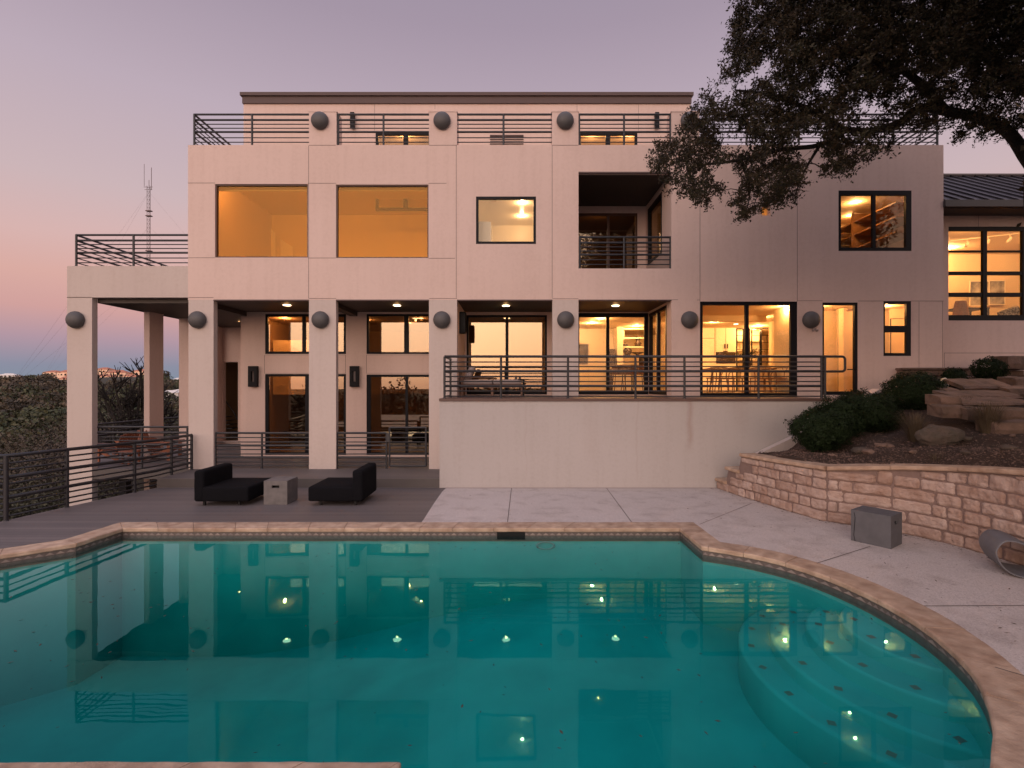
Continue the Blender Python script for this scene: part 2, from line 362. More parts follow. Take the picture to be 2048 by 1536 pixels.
M['coping'] = coping_mat()
def water_mat():
    m = bpy.data.materials.new('pool_water'); m.use_nodes = True; t = m.node_tree; t.nodes.clear()
    tr = t.nodes.new('ShaderNodeBsdfTransparent'); gl = t.nodes.new('ShaderNodeBsdfGlossy'); gl.inputs['Roughness'].default_value = 0.0; gl.inputs[0].default_value = (.8, .86, .88, 1)
    co = t.nodes.new('ShaderNodeTexCoord'); n = t.nodes.new('ShaderNodeTexNoise'); n.inputs['Scale'].default_value = 1.6; n.inputs['Detail'].default_value = 2
    t.links.new(co.outputs['Object'], n.inputs[0]); bp = t.nodes.new('ShaderNodeBump'); bp.inputs['Strength'].default_value = .05; bp.inputs['Distance'].default_value = .02
    t.links.new(n.outputs[0], bp.inputs['Height']); t.links.new(bp.outputs[0], gl.inputs['Normal'])
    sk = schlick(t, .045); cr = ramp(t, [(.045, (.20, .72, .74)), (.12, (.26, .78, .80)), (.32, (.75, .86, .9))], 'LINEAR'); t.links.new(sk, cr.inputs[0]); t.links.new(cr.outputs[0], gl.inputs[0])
    mx = t.nodes.new('ShaderNodeMixShader'); t.links.new(sk, mx.inputs[0]); t.links.new(tr.outputs[0], mx.inputs[1]); t.links.new(gl.outputs[0], mx.inputs[2])
    va = t.nodes.new('ShaderNodeVolumeAbsorption'); va.inputs[0].default_value = (.12, .88, .87, 1); va.inputs[1].default_value = .85
    o = t.nodes.new('ShaderNodeOutputMaterial'); t.links.new(mx.outputs[0], o.inputs[0]); t.links.new(va.outputs[0], o.inputs['Volume']); return m
M['water'] = water_mat()
def white_wall_mat():
    m = stucco_mat('stained_pale_stucco', (.44, .405, .40), (.395, .36, .35)); t = m.node_tree; b = t.nodes['Principled BSDF']; co = t.nodes.new('ShaderNodeTexCoord'); sp = t.nodes.new('ShaderNodeSeparateXYZ'); t.links.new(co.outputs['Object'], sp.inputs[0])
    # rust run below the fourth railing post
    n = t.nodes.new('ShaderNodeTexNoise'); n.inputs['Scale'].default_value = 2; n.inputs['Detail'].default_value = 6; t.links.new(co.outputs['Object'], n.inputs[0])
    fs = None
    for px, w_, z0, z1, k in ((1380, .10, .9, 2.28, .42), (1275, .04, .1, 1.0, .16), (1180, .3, .6, 1.8, .08), (1052, .03, .1, .9, .12), (1480, .35, 1.4, 2.3, .14)):
        dx = mth(t, 'ABSOLUTE', mth(t, 'ADD', mth(t, 'SUBTRACT', sp.outputs[0], (px-CX)*12.63/F), mth(t, 'MULTIPLY', mth(t, 'SUBTRACT', n.outputs[0], .5), .25)))
        a = mth(t, 'SUBTRACT', 1, mth(t, 'DIVIDE', dx, w_)); a = mth(t, 'MAXIMUM', a, 0)
        q = mth(t, 'MULTIPLY', mth(t, 'GREATER_THAN', sp.outputs[2], z0), mth(t, 'MINIMUM', mth(t, 'MULTIPLY', mth(t, 'MAXIMUM', mth(t, 'SUBTRACT', sp.outputs[2], z0), 0), 2.5), 1))
        a = mth(t, 'MULTIPLY', mth(t, 'MULTIPLY', a, q), k); fs = a if fs is None else mth(t, 'MAXIMUM', fs, a)
    x = t.nodes.new('ShaderNodeMix'); x.data_type = 'RGBA'; t.links.new(fs, x.inputs['Factor']); t.links.new(b.inputs['Base Color'].links[0].from_socket, x.inputs[6]); x.inputs[7].default_value = (.27, .17, .13, 1)
    t.links.new(x.outputs[2], b.inputs['Base Color']); return m
M['whitewall'] = white_wall_mat()

# ================================================================ GROUND, HILLS
def hill_z(x, y):
    r = math.hypot(x, y); 
    if y < 2 and x > -40 and y < -6: pass
    if y <= 0:
        base = -3 - .16*max(0, r-18) if r < 120 else -19.3
        if x > 0: base = max(base, -3)
        return base + 1.2*noise.noise(Vector((x*.03, y*.03, 0)))
    a = math.atan2(x, y)                                 # 0 ahead, negative to the left
    low = -3 - 13*min(1, max(0, (r-14)/45)) if x < -8 else -3 - 13*min(1, max(0, (r-40)/60))
    ridge = {}
    t = (a + .82) / .3
    # height of the far ridge by bearing, read off the skyline
    rz = 3.0 + 2.6*math.exp(-((a+.72)/.06)**2) + 5.0*math.exp(-((a+.63)/.07)**2) - 4.0*math.exp(-((a+.53)/.05)**2) + .8*noise.noise(Vector((a*40, 0, 4)))
    if a > -.4: rz = 6
    f = max(0, min(1, (r-110)/310)); f = f*f*(3-2*f)
    z = low*(1-f) + rz*f + (1-f)*(1.6 if r > 40 else .4)*noise.noise(Vector((x*.025, y*.025, 1)))*2
    if r > 450: z -= (r-450)*.05
    return z
g = MB(); rings = [3, 8, 14, 20, 28, 38, 50, 65, 85, 110, 140, 175, 210, 250, 290, 330, 370, 400, 430, 460, 520, 640, 900, 1600, 3500]
na = 240
vs = [(0, 4, -3)]
for r_ in rings:
    for k in range(na):
        a = 2*math.pi*k/na; x, y = r_*math.sin(a), r_*math.cos(a); vs.append((x, y, hill_z(x, y) if r_ < 640 else -25))
fs = [(0, 1+k, 1+(k+1) % na) for k in range(na)]
for i in range(len(rings)-1):
    for k in range(na): fs.append((1+i*na+k, 1+(i+1)*na+k, 1+(i+1)*na+(k+1) % na, 1+i*na+(k+1) % na))
g.add(vs, fs, True); tag(g.build('ground', M['terrain']), kind='structure')

# ================================================================ POOL
def catmull(pts, n=6):
    out = []
    for i in range(len(pts)-1):
        p0, p1, p2, p3 = pts[max(i-1, 0)], pts[i], pts[i+1], pts[min(i+2, len(pts)-1)]
        for k in range(n):
            t = k/n; out.append(tuple(.5*((2*p1[j]) + (-p0[j]+p2[j])*t + (2*p0[j]-5*p1[j]+4*p2[j]-p3[j])*t*t + (-p0[j]+3*p1[j]-3*p2[j]+p3[j])*t**3) for j in (0, 1)))
    out.append(tuple(pts[-1])); return out
curve = catmull([(2.98, 7.80), (3.48, 7.50), (3.98, 6.97), (4.27, 6.22), (4.33, 5.35), (4.14, 4.545), (3.78, 3.93), (3.30, 3.40), (2.6, 2.8), (1.7, 2.35), (.6, 2.1), (-.4, 2.1)], 5)
pool = [(-6.86, 8.8), (2.97, 8.8)] + curve + [(-.77, 2.4), (-.77, 3.31), (-8.9, 3.31), (-8.9, 6.35), (-7.6, 7.42), (-6.95, 7.96)]
# (clockwise seen from above)
def offset(poly, d):
    n = len(poly); out = []
    for i in range(n):
        a, b, c = Vector(poly[i-1]), Vector(poly[i]), Vector(poly[(i+1) % n])
        e1 = (b-a).normalized(); e2 = (c-b).normalized(); n1 = Vector((-e1.y, e1.x)); n2 = Vector((-e2.y, e2.x))
        m = (n1+n2); m = m/max(.3, m.length_squared)*2
        out.append(tuple(b + m*d))
    return out
def resample(poly, step):
    out = []
    n = len(poly)
    for i in range(n):
        a, b = Vector(poly[i]), Vector(poly[(i+1) % n]); k = max(1, round((b-a).length/step))
        for j in range(k): out.append(tuple(a.lerp(b, j/k)))
    return out
COP = .14; CW = .35
inner = offset(pool, -.03); outer = offset(pool, CW)
def deckz(x, y): return COP - .09*max(0, min(1.1, (y-9.13)/3.54))
poolthing = thing('swimming_pool', 'freeform swimming pool with sandstone coping and curved entry steps in the foreground', 'swimming pool', (0, 6, 0))
def inpool(mb, name, m, **k):
    o = mb.build(name, m, poolthing, **k); o.location = (0, -6, 0); return o
b = MB(); n = len(pool)
FLOOR = -1.08
b.add([(p[0], p[1], .068) for p in pool] + [(p[0], p[1], -2.9) for p in pool], [((i+1) % n, i, n+i, n+(i+1) % n) for i in range(n)])
def floor_z(x, y):                                       # shallow by the steps, deep end on the left
    t = max(0, min(1, (1.2-x)/6.5)); return FLOOR - 1.05*t*t*(3-2*t)
b.grid(lambda u, v: (-9.3+14.3*u, 1.6+7.5*v, floor_z(-9.3+14.3*u, 0)), 60, 20)
inpool(b, 'basin', M['plaster'])
# coping stones: each a rounded slab, following the edge
cum = []
def coping_stones():
    mb = MB(); src = []; n = len(pool)
    inn, out = offset(pool, -.03), offset(pool, CW)
    # polyline param; break at corners, ~.62 m stones
    i = 0; acc = 0; start = 0
    segs = []
    for i in range(n):
        a, c = Vector(pool[i]), Vector(pool[(i+1) % n]); L_ = (c-a).length
        k = 1 if L_ < .8 else max(1, round(L_/.66))
        if L_ >= .8:
            for j in range(k):
                t0, t1 = j/k, (j+1)/k
                if 0 < j: t0 += rj
                rj = rnd.uniform(-.12, .12)/k if j < k-1 else 0
                t1 += rj
                segs.append([(i, t0), (i, t1)])
        else:
            if segs and segs[-1][-1] == (i-1, 1.0) and len(segs[-1]) < 5 and sum(1 for _ in segs[-1]) < 5 and getlen(segs[-1]) < .55: segs[-1].append((i, 1.0))
            else: segs.append([(i, 0.0), (i, 1.0)])
    def pos(poly, it):
        i, t = it; return Vector(poly[i]).lerp(Vector(poly[(i+1) % n]), t)
    for s in segs:
        # profile points: (fraction outward 0..1, z)
        prof = [(.02, .070), (0, .082), (0, .122), (.015, .134), (.045, .14), (.5, .1415), (1, .14), (1, .05)]
        tot = getlen(s); g_ = .004/max(tot, .1)
        pts = []
        ss = list(s)
        def lerp_it(p, q, t): return (p[0], p[1]+(q[1]-p[1])*t) if p[0] == q[0] else (q[0], t*q[1])
        fine = []
        for a, c in zip(ss[:-1], ss[1:]):
            a2 = a if a[0] == c[0] else (c[0], 0.0)
            m_ = max(2, int(getlen([a2, c])/.09))
            for j in range(m_): fine.append((a2[0], a2[1]+(c[1]-a2[1])*j/m_))
        fine.append(ss[-1])
        fine[0] = (fine[0][0], fine[0][1]+.0035/max(.1, seglen(fine[0][0]))); fine[-1] = (fine[-1][0], fine[-1][1]-.0035/max(.1, seglen(fine[-1][0])))
        vs = []; m = len(prof); dz = rnd.uniform(-.003, .003)
        for it in fine:
            pi, po = pos(inn, it), pos(out, it)
            for k, (f, z) in enumerate(prof):
                q = pi.lerp(po, f); nz = noise.noise(Vector((q.x*7, q.y*7, z*20)))*.004
                d = (pi-po).normalized()*noise.noise(Vector((q.x*5, q.y*5, 3)))*(.008 if k < 4 else 0)
                vs.append((q.x+d.x, q.y+d.y, z+dz+nz))
        fs = [(a*m+k, (a+1)*m+k, (a+1)*m+k+1, a*m+k+1) for a in range(len(fine)-1) for k in range(m-1)]
        mb.add(vs, fs + [tuple(range(m)), tuple(len(vs)-m+k for k in range(m))[::-1]])
    return mb
def seglen(i): return (Vector(pool[i])-Vector(pool[(i+1) % len(pool)])).length
def getlen(s):
    t = 0
    for a, c in zip(s[:-1], s[1:]): t += seglen(c[0])*(c[1]-(a[1] if a[0] == c[0] else 0))
    return t
inpool(coping_stones(), 'coping', M['coping'])
b = MB(); ti = offset(pool, -.006); n = len(ti)
b.add([(p[0], p[1], .069) for p in ti] + [(p[0], p[1], -.10) for p in ti], [((i+1) % n, i, n+i, n+(i+1) % n) for i in range(n)])
inpool(b, 'tile_band', M['tilebase'])
b = MB(); t2 = offset(pool, -.009)
for i in range(n):
    a, c = Vector(t2[i]), Vector(t2[(i+1) % n]); L_ = (c-a).length; k = max(1, round(L_/.115))
    for j in range(k):
        p, q = a.lerp(c, (j+.06)/k), a.lerp(c, (j+.94)/k); m_ = (p+q)/2
        b.add([(p.x, p.y, .008), (q.x, q.y, .008), (m_.x, m_.y, .05)], ((0, 1, 2),))
inpool(b, 'triangle_tiles', M['tiletri'])
# curved entry steps in the right bay
sc = (4.72, 5.66)
for k, (r_, z) in enumerate(((1.96, -.62), (1.60, -.47), (1.20, -.32), (.84, -.17))):
    b = MB(); ns = 64; ring = []
    for j in range(ns):
        a = 2*math.pi*j/ns; ring.append((sc[0]+r_*math.cos(a), sc[1]+r_*1.02*math.sin(a)))
    prof = [(1, FLOOR-.01), (1, z-.03), (.992, z-.008), (.975, z)]
    vs = [(sc[0]+(x-sc[0])*f, sc[1]+(y-sc[1])*f, zz) for f, zz in prof for x, y in ring]
    fs = [(i*ns+j, i*ns+(j+1) % ns, (i+1)*ns+(j+1) % ns, (i+1)*ns+j) for i in range(3) for j in range(ns)]
    b.add(vs, fs, True); b.add([(x, y, z) for x, y in [(sc[0]+(x-sc[0])*.975, sc[1]+(y-sc[1])*.975) for x, y in ring]], (tuple(range(ns)),))
    st = inpool(b, 'entry_step', M['plaster'])
    for j in range(12):
        t = MB()
        a = R(100) + (j+.4*(k % 2))*.52/r_
        if a > R(275): break
        rr = r_ - .14; cx, cy = sc[0]+rr*math.cos(a), sc[1]+rr*1.02*math.sin(a); s_ = .052; rot = a + (0 if j % 2 else math.pi/4)
        vs = [(cx+s_*math.cos(rot+q*math.pi/2), cy+s_*math.sin(rot+q*math.pi/2), z+.003) for q in range(4)]
        t.add(vs, ((0, 1, 2, 3),)); t.build('inlay_tile', M['diamond'], st)
# skimmer mouth, return light ring, drain cover
b = MB(); b.box(PX(994, 8.8), PX(1050, 8.8), 8.772, 8.79, -.06, .066); inpool(b, 'skimmer_mouth', M['blackmetal'])
b = MB(); q = P(1091, 1094, 8.76)
for r0, r1 in ((.17, .13),):
    b.lathe([(r0, 0), (r0, .02), (r1, .03), (r1, 0)], 28, Matrix.Diagonal((1, 1, .42, 1)) @ Matrix.Rotation(R(90), 4, 'X'), (q.x, 8.79, -.17))
inpool(b, 'pool_light', mat('light_ring', (.08, .22, .23), .5))
for X_, Y_ in ((-4.6, 4.6),):
    b = MB(); b.lathe([(.11, .03), (.11, .035), (.06, .045), (0.001, .05)], 20, None, (X_, Y_, floor_z(X_, Y_)+.005)); inpool(b, 'drain_cover', mat('drain_plastic', (.2, .62, .62), .6))
wp = offset(pool, .05)
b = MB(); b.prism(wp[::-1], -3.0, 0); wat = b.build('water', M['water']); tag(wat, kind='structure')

# floating and scattered dead leaves
g_ = np.random.default_rng(3)
def inside(poly, x, y):
    c = False; n = len(poly)
    for i in range(n):
        (x1, y1), (x2, y2) = poly[i], poly[i-1]
        if (y1 > y) != (y2 > y) and x < (x2-x1)*(y-y1)/(y2-y1)+x1: c = not c
    return c
def flat_leaves(name, pts, smin, smax, label, lift=.004):
    mb = MB()
    for x, y, z in pts:
        s_ = rnd.uniform(smin, smax); a = rnd.uniform(0, 6.28); w_ = s_*rnd.uniform(.2, .38)
        d = Vector((math.cos(a), math.sin(a), 0)); e = Vector((-math.sin(a), math.cos(a), 0)); p = Vector((x, y, z+lift))
        up = Vector((0, 0, rnd.uniform(0, .25)*s_))
        mb.add([p-d*s_, p-e*w_+up*.4, p+d*s_+up, p+e*w_+up*.3], ((0, 1, 2), (0, 2, 3)))
    o = mb.build(name, M['debris']); return tag(o, label, 'leaves', kind='stuff')
pts = []
while len(pts) < 330:
    x, y = rnd.uniform(-8, 4.3), rnd.uniform(2.5, 8.7)
    if noise.noise(Vector((x*.6, y*.6, 5))) < -.15+rnd.uniform(-.3, .2): continue
    if inside(inner, x, y): pts.append((x, y, 0))
flat_leaves('floating_leaves', pts, .012, .03, 'small dead leaves floating on the pool water', .0015)

# ================================================================ PATIO AND DECKS
deck_edge = [(-1.62, 12.63), (-1.66, 12.0), (-1.70, 11.2), (-1.60, 10.2), (-1.68, 9.6), (-1.66, 9.15)]
deck_edge = [(PX(892, 12.6), 12.66), (PX(884, 12.1), 12.1), (PX(872, 11.1), 11.1), (PX(860, 10.2), 10.2), (PX(848, 9.4), 9.4), (PX(843, 9.15), 9.15)]
# stone wall base line, from the house towards the camera
wallb = catmull([(5.17, 12.6), (5.28, 11.6), (5.39, 11.0), (5.55, 10.1), (5.78, 9.2)], 4)[:-1] + catmull([(5.80, 9.2), (6.22, 8.85), (6.63, 8.42), (6.88, 7.95), (7.02, 7.45), (7.12, 6.6), (7.2, 5.2), (7.3, 3.5), (7.6, 1.0)], 5)
outer_c = offset(pool, CW-.004)
# patio sheet with the pool cut out, extends behind the camera
big = [(-24, -9), (12.5, -9), (12.5, 1.0)] + [(x+.15, y) for x, y in reversed(wallb)] + [(5.3, 12.72), (-1.62, 12.72)] + [(x, y) for x, y in deck_edge]
def ring_from(poly): return poly
# split in two so that no hole is needed: east side patio (right of the pool) and near side
E = outer_c; nP = len(pool)
i_tr = 1                                                      # index of corner (2.97, 8.8)
# boundary walk along the outer coping from the far edge point clockwise round to the near left corner
east = [E[i] for i in range(1, nP-3)]                          # (2.97,8.8) ... (-.77,3.31) (-8.9,3.31)
poly = [(deck_edge[-1][0], E[1][1])] + east
poly += [(-12.0, E[nP-4][1]), (-12, -9), (12.5, -9), (12.5, 1.0)] + [(x+.12, y) for x, y in reversed(wallb)] + [(5.3, 12.72), (deck_edge[0][0]+.02, 12.72)] + deck_edge
b = MB(); b.sheet([poly], lambda x, y: deckz(x, y)-.001)
patio = tag(b.build('patio', M['patio']), kind='structure')
jm = MB()
def groove(pts, w_=.0065, lift=.003):
    for a, c in zip(pts[:-1], pts[1:]):
        a, c = Vector(a), Vector(c); d = (c-a).normalized(); e = Vector((-d.y, d.x))*w_
        jm.add([(p.x, p.y, deckz(p.x, p.y)+lift) for p in (a-e, c-e, c+e, a+e)], ((0, 1, 2, 3),))
def gp(px, py): D = 2.52/((py-YH)/F); return (PX(px, D), D)
groove([(PX(1023, 12.6), 12.6), (PX(1015, 9.16), 9.16)]); groove([(PX(1213, 12.6), 12.6), (PX(1263, 9.16), 9.16)])
groove([gp(1503, 1004), gp(1399, 1050)]); groove([gp(1741, 1094), gp(1634, 1128)]); groove([gp(1848, 1214), gp(2080, 1213), (7.1, 5.7)])
groove([gp(1990, 1337), gp(2120, 1375)]); groove([(4.4, 2.2), (7.5, 1.2)]); groove([(1.2, 1.7), (1.5, -6)])
jo = jm.build('expansion_joint', mat('joint_dark', (.11, .085, .075), .9), patio)
# composite deck by the pool
pd = [(deck_edge[-1][0], E[1][1]), (E[0][0], E[0][1])] + [E[nP-1], E[nP-2], E[nP-3]] + [(-12.0, E[nP-3][1]), (-12.0, 9.17), (-9.40, 9.17), (-9.30, 10.4), (-9.10, 12.0), (-8.98, 12.70), (deck_edge[0][0], 12.70)] + deck_edge[1:-1]
b = MB(); b.prism(pd, -.4, 0)
b.v = [(x, y, deckz(x, y)+(0 if z == 0 else -.24)) for x, y, z in b.v]
tag(b.build('pool_deck', M['deck']), kind='structure')
pts = []
while len(pts) < 240:
    x, y = rnd.uniform(-1.4, 7), rnd.uniform(2, 12.5)
    if x > 3 or rnd.random() < .25:
        if not inside(outer, x, y) and x < min([q[0] for q in wallb if abs(q[1]-y) < .8] or [7])-.03: 
            if inside(poly, x, y): pts.append((x, y, deckz(x, y)))
for _ in range(260):
    i = rnd.randrange(len(wallb)-1); t = rnd.random(); x = wallb[i][0]*(1-t)+wallb[i+1][0]*t - abs(rnd.gauss(0, .13)) - .03; y = wallb[i][1]*(1-t)+wallb[i+1][1]*t; pts.append((x, y, deckz(x, y)))
for _ in range(30):
    x, y = rnd.uniform(-8, -1.8), rnd.uniform(9.3, 12.4); pts.append((x, y, deckz(x, y)))
flat_leaves('fallen_leaves', pts, .012, .032, 'small dead leaves scattered over the patio and deck', .005)
# upper deck (terrace of the lower storey), one step up
b = MB(); b.prism([(-8.98, 12.67), (-1.80, 12.67), (-1.80, 20.4), (-13.9, 20.6), (-13.9, 15.9), (-12.7, 14.6), (-12.6, 14.30), (-11.83, 14.30), (-11.83, 14.12), (-8.98, 14.12)], 0.02, .28)
tag(b.build('terrace_deck', M['deck']), kind='structure')
b = MB(); b.box(-8.99, -1.79, 12.652, 12.669, .0, .275); b.box(-11.83, -8.99, 14.10, 14.118, 0.0, .275)
tag(b.build('deck_fascia', mat('deck_riser', (.085, .072, .07), .6, .2, 3)), kind='structure')
# posts and beams under the terrace
for k, (x, y) in enumerate(((-11.6, 15.0), (-9.2, 15.2), (-12.9, 17.5))):
    b = MB(); b.box(x-.1, x+.1, y-.1, y+.1, -9, 0)
    tag(b.build('deck_post', M['steel']), ('dark post under the terrace deck next to the corner column', 'dark post under the terrace deck near the step', 'dark post under the far outer edge of the terrace deck')[k], 'post', 'posts under the terrace deck')

# ================================================================ STONE RETAINING WALL
def top_z(s):       # wall top by y
    return None
def walltop(y): 
    pts = [(12.6, 1.06), (11.5, 1.08), (9.2, 1.16), (8.42, 1.30), (7.5, 1.42), (6.5, 1.52), (1, 1.7)]
    for (a, za), (c, zc) in zip(pts[:-1], pts[1:]):
        if y <= a and y >= c: return za + (zc-za)*(a-y)/(a-c)
    return 1.06 if y > 12 else 1.7
class Curve:
    def __init__(s, pts):
        s.p = [Vector(q) for q in pts]; s.L = [0]
        for a, c in zip(s.p[:-1], s.p[1:]): s.L.append(s.L[-1]+(c-a).length)
    def at(s, t):
        t = max(0, min(s.L[-1]-1e-6, t))
        for i in range(len(s.L)-1):
            if t <= s.L[i+1]:
                f = (t-s.L[i])/(s.L[i+1]-s.L[i]); p = s.p[i].lerp(s.p[i+1], f); d = (s.p[i+1]-s.p[i]).normalized(); return p, Vector((d.y, -d.x))
wc = Curve(wallb); WL = wc.L[-1]
sw = thing('retaining_wall', 'curved pink limestone retaining wall with stone cap holding the planting bed', 'wall', (5.8, 9.2, 0))
def insw(mb, name, m): o = mb.build(name, m, sw); o.location = (-5.8, -9.2, 0); return o
b = MB(); s0 = 0; steps = 90; fs = []; vs = []
def zt(t):
    p, n_ = wc.at(t); y = p.y
    return .32 if y > 12.15 else (.68 if y > 11.55 else walltop(y))
for i in range(steps+1):
    t = WL*i/steps; p, n_ = wc.at(t); z1 = zt(t)-.075; zb = deckz(p.x, p.y)-.05
    for q, z in ((p, zb), (p, z1), (p-n_*.3, z1), (p-n_*.3, zb)): vs.append((q.x, q.y, z))
for i in range(steps):
    for k in range(3): fs.append((i*4+k, (i+1)*4+k, (i+1)*4+k+1, i*4+k+1))
fs += [(0, 1, 2, 3)]
b.add(vs, fs); insw(b, 'mortar_core', M['mortar'])
# nomal check: outward (towards pool) must be +n_ ; p moves from far to near so n_ = (d.y,-d.x) points to -x
b = MB(); mins = Curve(wallb)
kink_t = None
for i, q in enumerate(wc.p):
    if abs(q.y-9.2) < .02: kink_t = wc.L[i]; break
r2 = random.Random(11)
def stone(t0, t1, z0f, z1f):
    nu, nv = max(8, int((t1-t0)/.03)), 9
    seed = r2.uniform(0, 100); bulge = r2.uniform(.012, .03); rr = .022; tilt = r2.uniform(-.01, .01)
    def fn(u, v):
        t = t0 + (t1-t0)*u; z0, z1 = z0f(t), z1f(t)
        # rounded corners: shrink near ends
        du = min(u, 1-u)*(t1-t0); dv = min(v, 1-v)*(z1-z0)
        eu = max(0, 1-du/rr); ev = max(0, 1-dv/rr)
        out = bulge*(1-(eu**2.2))*(1-(ev**2.2))
        uu = u; 
        jx = noise.noise(Vector((t*5, v*3, seed)))*.016; jz = noise.noise(Vector((t*6, seed, v)))*.014
        pin = eu*ev*.018
        t_ = t + jx + (pin if u < .5 else -pin); z = z0 + (z1-z0)*v + jz + (pin if v < .5 else -pin)
        rough = (noise.noise(Vector((t_*6, z*8, seed)))*.024 + noise.noise(Vector((t_*19, z*24, seed)))*.014 + abs(noise.noise(Vector((t_*9, z*30, seed))))*.012)*(1-eu)*(1-ev)
        p, n_ = wc.at(t_); q = p + n_*(out + rough - .012*(eu > .98 or ev > .98) + .006)
        return (q.x, q.y, z)
    b.grid(fn, nu, nv)
for sec0, sec1 in ((0, kink_t), (kink_t, WL)):
    for row in range(9):
        hrow = .196
        t = sec0 + .012; first = True
        while t < sec1-.05:
            ln = r2.uniform(.34, .74) if r2.random() > .22 else r2.uniform(.2, .32)
            if first and row % 2: ln *= .6
            first = False
            t1 = min(t+ln, sec1-.008)
            if sec1-.008-t1 < .14: t1 = sec1-.008
            p, n_ = wc.at((t+t1)/2); zb = deckz(p.x, p.y)+.0; ztp = min(zt(t+.01), zt(t1-.01))-.085
            z0, z1 = zb + row*hrow, zb + (row+1)*hrow - .014
            if ztp - z1 < .07: z1 = ztp
            if z1-z0 > .06 and z0 < ztp-.04: stone(t, t1-.013, lambda q, z=z0: z, lambda q, z=z1: z)
            t = t1
insw(b, 'stone_face', M['stone'])
# cap slabs
b = MB(); t = 0
while t < WL-.05:
    p, n_ = wc.at(t+.01); ln = r2.uniform(.75, 1.1) if p.y < 11.5 else .3
    t1 = min(t+ln, WL)
    if p.y > 11.55: t1 = min(t1, [wc.L[i] for i, q in enumerate(wc.p) if q.y <= 12.16][0] if p.y > 12.16 else [wc.L[i] for i, q in enumerate(wc.p) if q.y <= 11.61][0])
    if abs(t1-t) < .08: t += .08; continue
    if t < kink_t < t1: t1 = kink_t
    m_ = max(2, int((t1-t)/.12)); vs = []; prof = [(.05, -.078), (.065, -.06), (.065, -.02), (.05, -.004), (0, 0), (-.3, 0), (-.3, -.078)]
    for i in range(m_+1):
        q = t+.003+(t1-t-.006)*i/m_; p, n_ = wc.at(q); z = zt(min(max(q, t+.02), t1-.02))
        for o_, dz in prof:
            o2 = o_ + .006*noise.noise(Vector((q*6, dz*9, 1))); vs.append((p.x+n_.x*o2, p.y+n_.y*o2, z+dz+.003*noise.noise(Vector((q*5, o_*6, 0)))))
    k = len(prof); b.add(vs, [(i*k+j, (i+1)*k+j, (i+1)*k+j+1, i*k+j+1) for i in range(m_) for j in range(k-1)] + [tuple(range(k))[::-1], tuple(m_*k+j for j in range(k))])
    t = t1
insw(b, 'stone_cap', M['coping'])

# ================================================================ GARDEN BED
ctrl = [(5.5, 11.5, 1.0), (5.9, 9.2, 1.08), (6.75, 8.42, 1.22), (7.15, 7.5, 1.34), (7.3, 6, 1.5), (7.5, 4, 1.6), (7.8, 1, 1.6), (6.4, 12.5, .98), (8.0, 12.6, 1.72), (9.0, 13.2, 2.15), (9.9, 13.9, 2.46),
        (12, 14, 2.82), (16, 14, 3.1), (6.6, 10.6, 1.22), (7.9, 11.3, 1.6), (9.5, 11.8, 2.05), (7.6, 9.6, 1.45), (7.9, 9, 1.55), (8.7, 9.2, 1.78), (9.3, 10, 1.95), (8.2, 8, 1.6), (10, 11, 2.2), (11, 12.0, 2.4), (12, 10, 2.5),
        (14, 8, 3.0), (10, 7, 2.0), (16, 10, 3.2), (14, 4, 2.7), (10, 4, 2.1), (20, 8, 3.6), (20, 14, 3.4), (12, 2, 2.1), (5.6, 12.3, .85), (24, 2, 3.5)]
def soil_z(x, y, detail=True):
    sw_, sz = 0, 0
    for cx, cy, cz in ctrl:
        d = (x-cx)**2 + (y-cy)**2 + .02; w_ = 1/d**1.7; sw_ += w_; sz += w_*cz
    z = sz/sw_
    if detail: z += .05*noise.noise(Vector((x*1.6, y*1.6, 0))) + .022*noise.noise(Vector((x*7, y*7, 0)))+ .012*noise.noise(Vector((x*19, y*19, 0)))
    return z
def bedx(y):        # left border of the bed
    if y > 12.5: return 6.2 + (y-12.5)*2.2
    if y > 11.3: return 5.5 + max(0, y-11.45)*.62
    best = None
    for a, c in zip(wallb[:-1], wallb[1:]):
        if (a[1]-y)*(c[1]-y) <= 0 and a[1] != c[1]: return a[0]+(c[0]-a[0])*(y-a[1])/(c[1]-a[1])+.22
    return 7.8
b = MB()
def fn(u, v):
    y = 1.0 + 13.2*v; x0 = bedx(y); x = x0 + (24-x0)*(u**2.0); return (x, y, soil_z(x, y) if x > x0+.0001 else soil_z(x, y)-(.7 if y > 11.3 else .05))
b.grid(fn, 150, 150); tag(b.build('garden_soil', M['soil']), kind='structure')

# ================================================================ HOUSE
house = thing('house', 'three storey pink stucco modern house with square columns and glowing windows', 'house', (0, 16, 0))
def H_(mb, name, m, parent=None, **k):
    o = mb.build(name, m, parent or house, **k)
    if parent is None: o.location = (0, -16, 0)
    return o
T = .2
def rect(p0, p1, q0, q1, D=DF): return (PX(p0, D), PX(p1, D), PZ(q1, D), PZ(q0, D))
# upper wall, left part (two storeys down to the column heads)
upper_holes = [rect(430, 616, 368, 515), rect(672, 857, 369, 516), rect(952, 1072, 393, 488), rect(1157, 1343, 344, 537), rect(1677, 1823, 381, 502), rect(1524, 1541, 410, 431)]
low_holes = [rect(1400, 1595, 603, 798), rect(1645, 1716, 605, 790), rect(1767, 1822, 602, 712)]
b = MB(); b.plate((PX(376), PX(1343)), (PZ(600), PZ(290)), DF, DF+T, upper_holes); H_(b, 'facade_wall', M['stucco'])
b = MB(); b.plate((PX(1343), PX(1887)), (.1, PZ(290)), DF, DF+T, [upper_holes[4], upper_holes[5]]+low_holes)
H_(b, 'facade_wall', M['stucco'])
